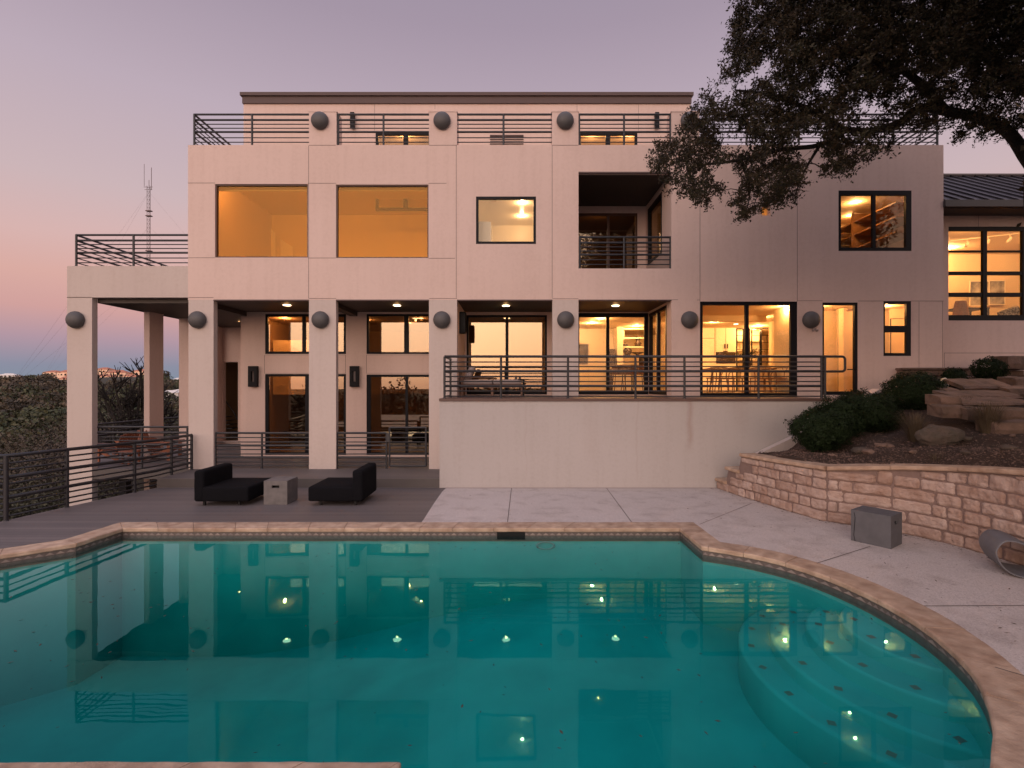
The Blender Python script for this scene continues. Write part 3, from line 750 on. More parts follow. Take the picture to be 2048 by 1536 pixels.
# parapet top slab / roof deck and outer side walls
b = MB(); b.box(PX(376)+.002, PX(1887)-.002, DF+T, 24, PZ(600)+.5-.25, PZ(600)+.5); b.box(PX(376)+.25, PX(1887)-.2, DF+T, 24, 9.0, 9.16)
H_(b, 'floor_slab', M['room'])
b = MB(); b.box(PX(376), PX(376)+.2, DF+T, 24, 5.05, PZ(290)); b.box(PX(1887)-.2, PX(1887), DF+T, 24, .5, PZ(290)); b.box(PX(376), PX(1887), 24, 24.2, -6, PZ(290))
H_(b, 'side_wall', M['stucco'])
# columns
for p0, p1, bot in ((134, 184, -6), (377, 427, 0), (618, 672, 0), (858, 914, 0), (1105, 1157, .2)):
    b = MB(); b.box(PX(p0), PX(p1), DF, DF+.19, bot, PZ(600 if p0 > 200 else 594)-.001); H_(b, 'column', M['stucco_pale'])
for x0, x1, y0, y1 in ((-11.74, -11.565, 15.95, 16.59), (-11.69, -11.0, 17.55, 17.75)):
    b = MB(); b.box(x0, x1, y0, y1, -6, 5.0); H_(b, 'column', M['stucco'])
# roof pilasters
for p0, p1 in ((618, 673), (858, 914), (1104, 1157), (1343, 1399)):
    b = MB(); b.box(PX(p0), PX(p1), DF, DF+.45, PZ(290)+.001, PZ(224)); b.box(PX(p0)-.015, PX(p1)+.015, DF-.012, DF+.465, PZ(224)+.001, PZ(222)); H_(b, 'roof_pilaster', M['stucco'])
# control joints
def vj(px, y0, y1, D=DF, w_=.006): b = MB(); b.box(PX(px, D)-w_, PX(px, D)+w_, D-.0025, D+.01, PZ(y1, D), PZ(y0, D)); H_(b, 'control_joint', M['joint'])
def hj(py, x0, x1, D=DF, w_=.006): b = MB(); b.box(PX(x0, D), PX(x1, D), D-.0035, D+.01, PZ(py, D)-w_, PZ(py, D)+w_); H_(b, 'control_joint', M['joint'])
for px, y0, y1 in ((617.3, 291, 597), (912.5, 291, 597), (1104.3, 291, 597), (1400, 291, 603), (1594.5, 330, 603)): vj(px, y0, y1)
for py, x0, x1 in ((366, 376, 430), (366.5, 616, 672), (366.5, 857, 893), (515.5, 376, 430), (516, 616, 672), (516.5, 857, 910), (595, 134, 183), (595, 377, 427), (597, 618, 672), (597, 858, 914), (597.5, 1105, 1157), (599.5, 1343, 1356), (600, 1394, 1400), (601.5, 1594, 1645), (602, 1716, 1767), (602, 1822, 1887), (290.5, 618, 672), (290.5, 858, 914), (290.5, 1104, 1157)): hj(py, x0, x1)
vj(1838, 603, 760, DF, .004); vj(1885, 603, 750, DF, .004)
# soffits over the ground loggias, thin dark edge
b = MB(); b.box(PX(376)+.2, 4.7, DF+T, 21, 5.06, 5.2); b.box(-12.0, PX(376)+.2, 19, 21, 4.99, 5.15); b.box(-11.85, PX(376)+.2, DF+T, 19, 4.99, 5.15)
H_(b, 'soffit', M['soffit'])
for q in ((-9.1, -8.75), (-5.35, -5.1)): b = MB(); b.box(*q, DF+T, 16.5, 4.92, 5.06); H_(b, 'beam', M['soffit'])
b = MB()
for p0, p1 in ((427, 618), (672, 858), (914, 1105), (1157, 1343)): b.box(PX(p0), PX(p1), DF-.004, DF+T-.01, PZ(601.5), PZ(599.2))
H_(b, 'drip_edge', M['fascia'])
# left elevated terrace
b = MB(); b.box(PX(134), PX(376), DF, DF+.19, PZ(595)+.001, PZ(532)); H_(b, 'terrace_beam', M['stucco_pale'])
b = MB(); b.box(-12.5, PX(376), DF+.19, 20, 5.6, PZ(532)-.05); b.box(-11.85, PX(376)+.1, DF+.19, 19.4, 5.15, 5.6); H_(b, 'terrace_slab', M['stucco'])
# loggia back wall (double height left of the fourth column, main level right of it)
D3 = 16.5
xa, xb = -8.86, 4.5
sl = [rect(530, 692, 748, 910, D3), rect(530, 692, 628, 708, D3), rect(733, 912, 749, 910, D3), rect(733, 912, 628, 708, D3), rect(933, 1094, 630, 789, D3), rect(1155, 1297, 626, 789, D3)]
b = MB(); b.plate((xa, xb), (.2, 5.07), D3, D3+.2, sl); H_(b, 'loggia_wall', M['stucco'])
b = MB()
for px in (529, 691, 733): vj(px, 710, 747, D3, .006)
for py in (710, 746.5): hj(py, 530, 692, D3, .004); hj(py, 733, 912, D3, .004)
b = MB(); b.box(-1.78, -1.56, DF+T, D3, 2.3, 5.07); H_(b, 'loggia_side_wall', M['stucco'])
b = MB(); b.plate((DF+T, D3), (2.3, 5.07), 4.5, 4.62, [(14.55, 16.4, 2.36, 4.98)], 'x'); H_(b, 'loggia_side_wall', M['stucco'])
# recessed entry wall on the far left with an opening to the stair
b = MB(); DR = 20.3; b.plate((-12.0, xa), (.2, 5.07), DR, DR+.2, [rect(446, 476, 724, 882, DR)]); b.box(-9.06, -8.86, 16.7, 20.3, .2, 5.07); b.box(-12.05, -11.75, 19.9, 20.3, .2, 5.07)
H_(b, 'entry_wall', M['stucco'])
b = MB(); x0, x1 = PX(440, DR), PX(482, DR); b.box(x0-.6, x0-.5, DR+.2, 24, .2, 5); b.box(x1+.5, x1+.6, DR+.2, 24, .2, 5); b.box(x0-.6, x1+.6, 23.9, 24, .2, 5); b.box(x0-.6, x1+.6, DR+.2, 24, 4.6, 4.7)
H_(b, 'stair_hall', M['roomdim'])

# balcony slab and white wall under it
b = MB(); b.box(PX(878, 12.6), 8.05, 12.60, DF-.002, 2.24, PZ(797, 12.6)); b.box(-1.56, 4.5, DF-.002, D3, 2.1, PZ(797, 12.6)); H_(b, 'balcony_slab', mat('balcony_boards', (.11, .062, .052), .6, .3, 5))
b = MB(); b.box(PX(879, 12.63), 8.03, 12.63, 12.83, .0, 2.239); b.box(PX(879, 12.63), PX(879, 12.63)+.2, 12.83, DF, .0, 2.239); H_(b, 'balcony_wall', M['whitewall'])
b = MB(); b.box(PX(879, 12.63), 8.0, 12.612, 12.63, .035, .055); H_(b, 'wall_base_trim', M['joint'])
# sloping kerb at the end of the wall
b = MB(); kp = [Vector((5.95, 12.5, .86)), Vector((8.05, 12.53, 1.85)), Vector((9.9, 13.6, 2.55))]
for a, c in zip(kp[:-1], kp[1:]):
    d = (c-a); e = Vector((-d.y, d.x, 0)).normalized()*.1
    for q in ((a, c),):
        b.add([a-e, c-e, c+e, a+e, a-e-Vector((0, 0, .5)), c-e-Vector((0, 0, .5)), c+e-Vector((0, 0, .5)), a+e-Vector((0, 0, .5))], ((0,1,2,3),(0,4,5,1),(3,2,6,7),(0,3,7,4),(1,5,6,2)))
kerb = b.build('sloping_kerb', M['stucco_pale']); tag(kerb, 'pale sloping kerb rising along the white wall beside the clipped bushes', 'kerb')

# upper loggia (recess in the first floor)
lx0, lx1 = PX(1157), PX(1343); DL = 16.8
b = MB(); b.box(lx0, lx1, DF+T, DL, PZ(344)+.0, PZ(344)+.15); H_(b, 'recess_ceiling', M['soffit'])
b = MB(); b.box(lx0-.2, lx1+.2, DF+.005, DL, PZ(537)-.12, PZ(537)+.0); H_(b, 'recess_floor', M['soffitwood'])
b = MB(); b.plate((lx0-.1, lx1+.1), (PZ(537), PZ(344)), DL, DL+.15, [rect(1140, 1275, 426, 560, DL)]); H_(b, 'recess_wall', M['stucco'])
b = MB(); b.plate((DF+T, DL), (PZ(537), PZ(344)), lx1, lx1+.12, [(15.0, 16.55, 6.6, 8.45)], 'x'); H_(b, 'recess_side_wall', M['stucco']); b = MB(); b.box(lx0-.12, lx0, DF+T, DL, PZ(537), PZ(344)); H_(b, 'recess_side_wall', M['stucco'])
b = MB(); b.box(lx0, lx1, DF-.003, DF+.05, PZ(346.5), PZ(343.5)); H_(b, 'drip_edge', M['fascia'])

# penthouse
DP = 17.0
b = MB(); pxl, pxr = PX(487, DP), PX(1381, DP)
ph = [rect(751, 862, 263, 420, DP), rect(1157, 1275, 263, 420, DP)]
b.plate((pxl, pxr), (9.1, PZ(208, DP)), DP, DP+.2, ph); b.box(pxl, pxl+.2, DP+.2, 23, 9.1, PZ(208, DP)); b.box(pxr-.2, pxr, DP+.2, 23, 9.1, PZ(208, DP)); b.box(pxl, pxr, 23, 23.2, 9.1, PZ(208, DP))
H_(b, 'penthouse_wall', M['stucco'])
b = MB(); b.box(pxl-.02, pxr+.02, DP-.05, 23.3, PZ(208, DP), PZ(194, DP)); b.box(pxl-.07, pxr+.07, DP-.11, 23.4, PZ(194, DP)+.001, PZ(187.5, DP)); H_(b, 'roof_fascia', M['fascia'])
b = MB()
for px in (749, 870, 1154, 1277): vj(px, 209, 263 if px != 870 else 218, DP, .005)
b = MB()
for k in range(5): b.box(PX(980, DP), PX(1047, DP), DP-.03, DP+.0, PZ(274+k*4.5, DP)-.025, PZ(274+k*4.5, DP)+.0)
b.box(PX(980, DP), PX(1047, DP), DP-.05, DP-.0, PZ(273, DP), PZ(271, DP)); H_(b, 'louvre', M['fascia'])

# right wing with metal roof
DW = 14.75
wx0 = PX(1887)+.001
wh = [(PX(1897, DW), PX(1897, DW)+4.2, PZ(641, DW), PZ(453, DW))]
b = MB(); b.plate((wx0, 22), (1.5, PZ(418, DW)), DW, DW+.2, wh); b.box(21.8, 22, DW+.2, 21, 1.5, PZ(418, DW)); b.box(wx0, 22, 21, 21.2, 1.5, 9.5); H_(b, 'wing_wall', M['stucco'])
hj(706, 1888, 2048, DW, .006); vj(1888.4, 706, 760, DW, .005); vj(1957, 422, 453, DW, .004)
b = MB(); ez, rz = 7.86, 9.86; ey, ry = 14.12, 17.3; x0 = PX(1883, 14.12)+.06
b.add([(x0, ey, ez), (22.5, ey, ez), (22.5, ry, rz), (x0, ry, rz), (x0, ey, ez-.2), (22.5, ey, ez-.2), (22.5, ry, rz-.2), (x0, ry, rz-.2)], ((0,1,2,3),(4,7,6,5),(0,3,7,4),(1,5,6,2)))
b.add([(x0, ry, rz), (22.5, ry, rz), (22.5, ry+3.6, ez), (x0, ry+3.6, ez)], ((0,1,2,3),))
b.box(x0, 22.5, ry-.08, ry+.08, rz+.02, rz+.075)
x = x0+.02
while x < 22.4:
    b.add([(x, ey, ez), (x+.03, ey, ez), (x+.03, ry, rz), (x, ry, rz), (x, ey, ez+.05), (x+.03, ey, ez+.05), (x+.03, ry, rz+.05), (x, ry, rz+.05)], ((4,5,6,7),(0,4,7,3),(1,2,6,5),(0,1,5,4)))
    x += .42
rf = H_(b, 'metal_roof', M['roofmetal'])
b = MB(); b.box(x0-.03, 22.5, ey-.1, ey, ez-.2, ez-.01); b.box(x0, 22.4, ey, DW, ez-.215, ez-.201); H_(b, 'gutter', mat('gutter_metal', (.04, .036, .04), .5), rf)

# ---------------------------------------------------------------- windows
def window(name, p0, p1, q0, q1, D=DF, fr=4, vert=(), horiz=(), m='frame', gl='glass', inset=.05, depth=.08, frs=None, label=None):
    """frame and mullions in pixels of the photograph, panes as its sub-part"""
    s = D/F; f = frs or (fr, fr, fr, fr)               # left right top bottom
    b = MB(); y0, y1 = D+inset, D+inset+depth
    X0, X1, Z0, Z1 = PX(p0, D), PX(p1, D), PZ(q1, D), PZ(q0, D)
    zi0, zi1 = Z0+f[3]*s, Z1-f[2]*s
    b.box(X0, X0+f[0]*s, y0, y1, Z0, Z1); b.box(X1-f[1]*s, X1, y0, y1, Z0, Z1)
    b.box(X0+f[0]*s, X1-f[1]*s, y0, y1, zi1, Z1); b.box(X0+f[0]*s, X1-f[1]*s, y0, y1, Z0, zi0)
    for px, wd in vert: b.box(PX(px, D)-wd*s/2, PX(px, D)+wd*s/2, y0-.01, y1-.01, zi0, zi1)
    for py, wd in horiz: b.box(X0+f[0]*s, X1-f[1]*s, y0+.004, y1-.004, PZ(py, D)-wd*s/2, PZ(py, D)+wd*s/2)
    o = H_(b, name, M[m])
    if label: o['label'] = label
    g_ = MB(); yy = y0+depth*.5; g_.box(X0+f[0]*s*.5, X1-f[1]*s*.5, yy, yy+.006, Z0+f[3]*s*.5, Z1-f[2]*s*.5)
    g_.build('pane', M[gl], o); return o
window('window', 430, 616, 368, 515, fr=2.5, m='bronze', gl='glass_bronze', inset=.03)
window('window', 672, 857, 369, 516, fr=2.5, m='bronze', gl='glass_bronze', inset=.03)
window('window', 952, 1072, 393, 488, fr=5, inset=.0)
window('window', 1677, 1823, 381, 502, frs=(5, 11, 9, 7), vert=((1748, 6),), inset=.0)
window('window', 1524, 1541, 410, 431, fr=1, m='stucco', inset=.1)
window('sliding_door', 1400, 1595, 603, 798, frs=(6, 13, 7, 11), vert=((1494.5, 7),), inset=.02)
window('door', 1645, 1716, 605, 790, frs=(4, 6, 5, 7), inset=.02)
window('window', 1767, 1822, 602, 712, frs=(3, 9, 6, 6), horiz=((658, 13),), inset=.0)
window('window', 530, 692, 628, 708, D3, fr=5, vert=((607, 6),), gl='glass_dark', inset=.02)
window('window', 733, 912, 628, 708, D3, fr=4, vert=((812.5, 9),), gl='glass_dark', inset=.02)
window('sliding_door', 530, 692, 748, 910, D3, frs=(6, 5, 5, 5), vert=((614, 8),), gl='glass_dark', inset=.02)
window('sliding_door', 733, 912, 749, 910, D3, frs=(8, 5, 5, 5), vert=((813, 5),), gl='glass_dark', inset=.02)
window('sliding_door', 933, 1094, 630, 789, D3, frs=(4, 4, 4, 5), vert=((1014, 6),), gl='glass_mirror' if 'glass_mirror' in M else 'glass', inset=.02)
window('sliding_door', 1155, 1297, 626, 789, D3, frs=(4, 8, 8, 7), vert=((1216, 6),), inset=.02)
window('sliding_door', 1140, 1275, 426, 560, DL, frs=(4, 4, 5, 4), vert=((1217, 5),), m='bronze', gl='glass_dark', inset=.02)
wo_ = window('window', 1897, 1897+285, 453, 641, DW, frs=(1, 4, 8, 11), vert=((1971, 8), (2050, 8), (2118, 8)), horiz=((502, 3.5), (546, 7), (589, 8)), inset=.02)
window('window', 751, 862, 263, 420, DP, frs=(5, 5, 6, 5), vert=((811, 9),), inset=.02)
window('window', 1157, 1275, 263, 420, DP, frs=(5, 5, 6, 5), vert=((1216, 9),), inset=.02)
# glazed sliding door in the side wall of the right loggia, side window of the recess
def side_glazing(X, y0, y1, z0, z1, name, mull=None):
    b = MB(); t = .09
    for a, c, d, e in ((y0, y0+t, z0, z1), (y1-t, y1, z0, z1), (y0+t, y1-t, z1-t, z1), (y0+t, y1-t, z0, z0+t)): b.box(X-.01, X+.1, a, c, d, e)
    if mull: b.box(X-.012, X+.09, mull-.05, mull+.05, z0+t, z1-t)
    o = H_(b, name, M['frame']); g_ = MB(); g_.box(X+.05, X+.056, y0+.04, y1-.04, z0+.04, z1-.04); g_.build('pane', M['glass'], o)
side_glazing(4.5, 14.55, 16.4, 2.36, 4.98, 'sliding_door', 15.5)
side_glazing(lx1, 15.0, 16.55, 6.6, 8.45, 'window')
b = MB(); b.box(PX(1712), PX(1712)+.02, DF-.03, DF+.01, PZ(741), PZ(736)); b.box(PX(1694), PX(1708), DF-.02, DF-.008, PZ(740), PZ(738)); H_(b, 'door_handle', M['blackmetal'])
# small wall fittings
b = MB(); b.box(PX(1617), PX(1636), DF-.02, DF, 4.205, 4.21)
# ---------------------------------------------------------------- interiors
def room(name, x0, x1, y0, y1, z0, z1, m='room', fl='floorwood', open_front=True):
    b = MB(); t = .05
    b.add([(x0, y1, z0), (x1, y1, z0), (x1, y1, z1), (x0, y1, z1)], ((0,1,2,3),)); b.add([(x0, y0, z0), (x0, y1, z0), (x0, y1, z1), (x0, y0, z1)], ((0,1,2,3),))
    b.add([(x1, y0, z0), (x1, y1, z0), (x1, y1, z1), (x1, y0, z1)], ((3,2,1,0),)); b.add([(x0, y0, z1), (x1, y0, z1), (x1, y1, z1), (x0, y1, z1)], ((0,1,2,3),))
    H_(b, name, M[m])
    b = MB(); b.add([(x0, y0, z0), (x1, y0, z0), (x1, y1, z0), (x0, y1, z0)], ((0,1,2,3),)); H_(b, 'room_floor', M[fl])
def downlight(x, y, z, e, col=(1, .51, .19), r=.06, disc=True):
    b = MB(); b.lathe([(.0, -.004), (r, -.004)], 14, None, (x, y, z)); b.lathe([(r, -.006), (r+.02, -.012), (r+.025, 0)], 14, None, (x, y, z))
    o = H_(b, 'downlight', M['down'])
    if e:
        l = bpy.data.lights.new('downlight_lamp', 'POINT'); l.energy = e; l.color = col; l.shadow_soft_size = .035
        q = bpy.data.objects.new('downlight_lamp', l); C.objects.link(q); q.parent = o; q.location = (x, y, z-.07)
W = (1, .51, .19)
# first floor bedroom, left
room('interior_wall', -9.0, -1.75, 14.33, 18.6, 6.0, 8.98, 'room'); 
for x, y in ((-8.2, 15.0), (-5.35, 15.0), (-2.3, 15.0)): downlight(x, y, 8.98, 33, (1, .46, .12))
b = MB(); b.box(-9.0, -1.75, 14.335, 14.36, PZ(376), PZ(366)+.1); H_(b, 'roller_blind', M['room'])
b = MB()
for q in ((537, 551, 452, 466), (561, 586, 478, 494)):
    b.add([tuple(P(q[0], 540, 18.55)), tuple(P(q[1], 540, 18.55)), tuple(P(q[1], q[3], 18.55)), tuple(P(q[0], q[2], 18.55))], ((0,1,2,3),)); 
H_(b, 'painted_reflection', mat('pale_reflection', (.9, .85, .75), .6))  # pale slanted panels added in place of a bright reflection on the window
# bathroom
room('interior_wall', -1.5, 1.3, 14.33, 17.4, 6.0, 8.98, 'white')
downlight(PX(1045, 15.0), 15.2, 8.2, 20, (1, .62, .32)); downlight(PX(1044, 16.2), 16.4, 8.2, 18, (1, .62, .32))
b = MB(); b.box(-1.5, 1.3, 14.35, 17.4, 8.2, 8.4); H_(b, 'dropped_ceiling', M['white'])
b = MB(); b.box(-1.5, -.62, 14.6, 17.4, 6.0, 7.42); H_(b, 'partition', mat('bath_panel', (.55, .52, .48), .5))
b = MB(); 
for k in range(3): b.box(PX(982, 14.9), PX(992, 14.9), 14.95+k*.07, 14.98+k*.07, 8.185, 8.198)
H_(b, 'ceiling_vent', M['room'])
# room behind the recess
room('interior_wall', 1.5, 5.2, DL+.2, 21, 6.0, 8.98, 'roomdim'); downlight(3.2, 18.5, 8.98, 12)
# corridor and study on the right
room('interior_wall', 5.3, 8.6, 14.33, 17, 6.0, 8.98, 'room'); downlight(7.1, 15.3, 8.98, 60)
room('interior_wall', 8.7, 12.0, 14.33, 17.6, 6.0, 8.98, 'room'); downlight(PX(1715, 15.3), 15.4, 8.28, 40); downlight(11.2, 16.6, 8.28, 16)
b = MB(); b.box(8.7, 12.0, 14.35, 17.6, 8.28, 8.5); H_(b, 'dropped_ceiling', M['room'])
b = MB(); b.box(11.2, 12.0, 14.6, 17.5, 7.1, 7.14); b.box(11.2, 12.0, 14.6, 17.5, 7.55, 7.59); b.box(11.15, 11.98, 16.4, 16.44, 6.6, 8.27); b.box(11.2, 12.0, 14.6, 17.5, 7.97, 8.01); b.box(8.71, 8.78, 14.6, 17.5, 6.0, 7.6); H_(b, 'bookshelf', M['wood'])
b = MB(); b.box(9.6, 11.9, 14.7, 15.3, 6.5, 6.55); b.box(9.7, 9.75, 14.75, 15.25, 6, 6.5); b.box(11.8, 11.85, 14.75, 15.25, 6, 6.5); H_(b, 'built_in_desk', M['floorwood'])
# lower living room, double height on the left
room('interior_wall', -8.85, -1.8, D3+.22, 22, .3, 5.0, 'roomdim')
for x, y, e in ((-8.0, 17.6, 110), (-5.2, 18.0, 16), (-3.9, 18.9, 16), (-3.2, 17.6, 12), (-2.6, 19.5, 12)): downlight(x, y, 5.0, e)
b = MB(); b.box(-8.8, -7.3, 18.4, 20.5, 2.3, 4.3); H_(b, 'chimney_breast', M['room'])
b = MB(); b.box(-8.85, -1.8, 20.2, 22, 2.3, 2.5); b.box(-6.9, -6.7, 18.3, 21.9, .3, 4.9); b.box(-8.0, -7.2, 19.5, 19.6, .3, 2.2); H_(b, 'mezzanine', M['roomdim'])
# great room and kitchen
room('interior_wall', -1.7, 11.9, D3+.22, 23.4, 2.42, 5.0, 'room')
b = MB(); b.add([(4.64, DF+.22, 5.0), (11.9, DF+.22, 5.0), (11.9, D3+.22, 5.0), (4.64, D3+.22, 5.0)], ((0,1,2,3),)); b.box(8.19, 8.24, DF+.22, 15.65, 2.42, 4.99); H_(b, 'interior_wall', M['room'])
b = MB(); b.add([(4.64, DF+.2, 2.42), (11.9, DF+.2, 2.42), (11.9, D3+.22, 2.42), (4.64, D3+.22, 2.42)], ((0,1,2,3),)); H_(b, 'room_floor', M['floorwood'])
for px, py, e in ((1458, 634, 110), (1429, 644, 80), (1520, 634, 110), (1472, 648, 0), (1516, 652, 110), (1570, 612, 70), (1184, 646, 90), (1203, 637, 60), (1273, 652, 90), (1068, 647, 40)):
    D = 2.35/((YH-py)/F); downlight(PX(px, D), D, 5.0, e)
# soffits outside
for px, py, e in ((574, 610.5, 1.2), (478, 640, 1), (794, 611, 1.2), (1012, 611.5, 1.5), (1231, 611.5, 1.5)):
    D = 2.40/((YH-py)/F); downlight(PX(px, D), D, 5.055, e, r=.09)
# kitchen joinery at the back
b = MB(); KY = 20.6
b.box(PX(1395, KY), PX(1472, KY), KY, KY+.7, 2.42, PZ(654, KY)); H_(b, 'kitchen_cabinets', M['white'])
b = MB()
for px in (1429, 1431.5, 1451.5): b.box(PX(px, KY)-.008, PX(px, KY)+.008, KY-.004, KY, PZ(710, KY), PZ(655, KY))
b.box(PX(1396, KY), PX(1429, KY), KY-.004, KY, PZ(677, KY), PZ(676, KY)); H_(b, 'cabinet_gaps', M['joint'])
b = MB(); b.box(PX(1448, KY), PX(1450, KY), KY-.04, KY-.01, PZ(697, KY), PZ(688, KY)); b.box(PX(1453.5, KY), PX(1455.5, KY), KY-.04, KY-.01, PZ(697, KY), PZ(688, KY)); H_(b, 'cabinet_handle', M['clay'])
b = MB(); b.box(PX(1432, KY), PX(1471, KY), KY-.02, KY-.002, PZ(727, KY), PZ(704, KY)); b.box(PX(1446, KY), PX(1455, KY), KY-.025, KY-.003, PZ(703.5, KY), PZ(701.5, KY)); H_(b, 'wall_oven', M['oven'])
b = MB()                                                   # steel glazed doors
for a, c in ((1473, 1487), (1487, 1500), (1503, 1521), (1522, 1540)):
    for px in (a, c-1.5): b.box(PX(px, KY), PX(px+1.8, KY), KY-.01, KY+.04, 2.42, PZ(657, KY))
    b.box(PX(a, KY), PX(c, KY), KY-.008, KY+.03, PZ(658.5, KY), PZ(656.5, KY))
    for py in (671, 685, 699): b.box(PX(a, KY), PX(c, KY), KY-.004, KY+.02, PZ(py+.4, KY), PZ(py-.4, KY))
H_(b, 'pantry_doors', M['frame'])
b = MB(); b.box(PX(1472, KY), PX(1541, KY), 21.5, 21.6, 2.42, 4.99)
for z in (2.9, 3.3, 3.7, 4.1, 4.5): b.box(PX(1474, KY), PX(1540, KY), 21.15, 21.5, z, z+.025)
H_(b, 'pantry_shelves', M['white']); downlight(PX(1507, 21), 20.95, 4.98, 60)
b = MB(); b.box(PX(1543, 18.5), 11.85, 18.5, 18.7, 2.42, PZ(640, 18.5)); b.box(4.7, 8.6, 16.9, 17.1, 4.80, 5.0); H_(b, 'partition', M['room'])
b = MB(); b.box(PX(1568, 18.45), PX(1571, 18.45), 18.47, 18.5, 2.42, PZ(640, 18.5)); H_(b, 'door_trim', mat('tan_trim', (.30, .2, .1), .6))
b = MB(); b.box(PX(1480, 18.0), PX(1556, 18.0), 17.2, 18.0, 2.42, 3.32); H_(b, 'kitchen_island', M['white'])
# shelving niche seen through the right loggia
b = MB(); SY = 20.4
for py in (657, 675.5, 693.5, 713): b.box(PX(1244, SY), PX(1300, SY), SY, SY+.35, PZ(py+1.6, SY), PZ(py-.6, SY))
b.box(PX(1232, SY), PX(1244, SY), SY-.2, SY+.5, 2.42, 5.0); b.box(PX(1150, SY), 4.7, SY+.5, SY+.6, 2.42, 5.0); H_(b, 'built_in_shelves', M['white'])
b = MB(); b.box(PX(1217, 20.2), PX(1231, 20.2), 20.2, 20.6, 2.42, PZ(698, 20.2)); H_(b, 'dark_cabinet', M['clay'])
b = MB(); b.box(PX(1228, 18.6), PX(1300, 18.6), 18.6, 19.4, 3.30, 3.36); b.box(PX(1232, 18.7), PX(1300, 18.7), 18.75, 19.3, 2.42, 3.30); H_(b, 'breakfast_bar', M['white'])
# great room: back partition dims it
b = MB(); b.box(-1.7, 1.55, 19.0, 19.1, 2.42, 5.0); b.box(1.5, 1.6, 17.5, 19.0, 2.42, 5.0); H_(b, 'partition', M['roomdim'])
# hall
room('interior_wall', 8.25, 11.9, DF+.22, 15.6, 2.43, 4.97); downlight(9.0, 14.7, 4.97, 60); downlight(11.0, 14.7, 4.97, 40)
b = MB(); b.box(PX(1674, 15.2), PX(1680, 15.2), 14.9, 15.2, 2.43, 4.95); b.box(PX(1680, 15.2), PX(1735, 15.2), 15.2, 15.3, 2.43, 4.96); H_(b, 'partition', M['room'])
b = MB(); b.box(PX(1675, 14.9), PX(1676, 14.9), 14.885, 14.895, 2.43, 4.9); b.box(PX(1780, 15.2), PX(1780, 15.2)+.012, 15.17, 15.2, 2.42, PZ(637, 15.2)); b.box(PX(1780, 15.2), PX(1830, 15.2), 15.17, 15.2, PZ(637.6, 15.2), PZ(637, 15.2)); H_(b, 'trim', M['clay'])
b = MB(); b.box(PX(1692, 14.9), PX(1706, 14.9), 14.8, 15.0, 4.86, 4.9); H_(b, 'ceiling_vent', M['roomdim'])
b = MB(); b.box(PX(1778, 15.3), PX(1830, 15.3), 15.2, 15.3, 2.42, 5.0); H_(b, 'partition', M['room'])
# wing room
room('interior_wall', wx0+.2, 21.8, DW+.22, 19.5, 4.2, 7.75)
for px, py, e in ((1899, 522, 140), (1972, 465, 170), (2120, 480, 150)):
    D = {1899: 18.6, 1972: 15.9, 2120: 16.8}[px]; downlight(PX(px, D), D, 7.75, e)
# penthouse
room('interior_wall', pxl+.3, pxr-.3, DP+.22, 20.5, 9.2, 12.0); 
for x in (-6.5, -4.0, 3.0, 4.4): downlight(x, 18.6, 12.0, 45)

# ================================================================ RAILINGS
def railing(label, segs, group='horizontal bar steel railings', posts=(), zs=None, thick=(), name='railing', base=None, extra=None, rt=.030, rb=.0155, rp=.030):
    """segs: list of polylines' xy; zs: bar heights above base(x,y)"""
    t = thing(name, label, 'railing', (segs[0][0][0], segs[0][0][1], base(*segs[0][0])), 0, group)
    lx, ly, lz = t.location
    def put(mb, nm): o = mb.build(nm, M['steel'], t); o.location = (-lx, -ly, -lz); return o
    top = max(zs)
    for z in zs:
        for s in segs:
            b = MB(); b.path([(x, y, base(x, y)+z) for x, y in s], rt if (z == top or z in thick) else rb, 8)
            put(b, 'top_rail' if z == top else 'rail')
    for x, y in posts:
        b = MB(); b.path([(x, y, base(x, y)-.01), (x, y, base(x, y)+top+.0)], rp, 8); b.lathe([(.045, 0), (.045, .012), (.03, .014)], 10, None, (x, y, base(x, y))); put(b, 'post')
    if extra: extra(put)
    return t
def zlist(ys, D, base): return [PZ(q, D)-base for q in ys]
# roof terrace
bz = PZ(290); ys = [229, 240, 248.5, 256.5, 264, 275.5, 284.5]; zs = zlist(ys, DF+.06, bz); th = (zs[1], zs[4])
const = lambda z: (lambda x, y: z)
yr = DF+.06
railing('roof terrace railing at the left corner, turning back along the parapet', [[(PX(618), yr), (PX(386), yr), (PX(386), 21.5)]], 'roof terrace railings', [(PX(386), yr), (PX(502), yr), (PX(386), 16.6), (PX(386), 19)], zs, th, base=const(bz))
railing('roof terrace railing between the first and second dome pilasters from the left', [[(PX(673), yr), (PX(858), yr)]], 'roof terrace railings', [(PX(675), yr), (PX(766), yr)], zs, th, base=const(bz))
railing('roof terrace railing above the small square bathroom window', [[(PX(914), yr), (PX(1104), yr)]], 'roof terrace railings', [(PX(1007), yr)], zs, th, base=const(bz))
railing('roof terrace railing above the recessed upper balcony', [[(PX(1157), yr), (PX(1343), yr)]], 'roof terrace railings', [(PX(1159), yr), (PX(1249), yr), (PX(1342), yr)], zs, th, base=const(bz))
railing('roof terrace railing at the right corner behind the oak branches', [[(PX(1399), yr), (PX(1878), yr), (PX(1878), 21)]], 'roof terrace railings', [(PX(q), yr) for q in (1495, 1600, 1700, 1790, 1878)]+[(PX(1878), 16.6), (PX(1878), 19)], zs, th, base=const(bz))
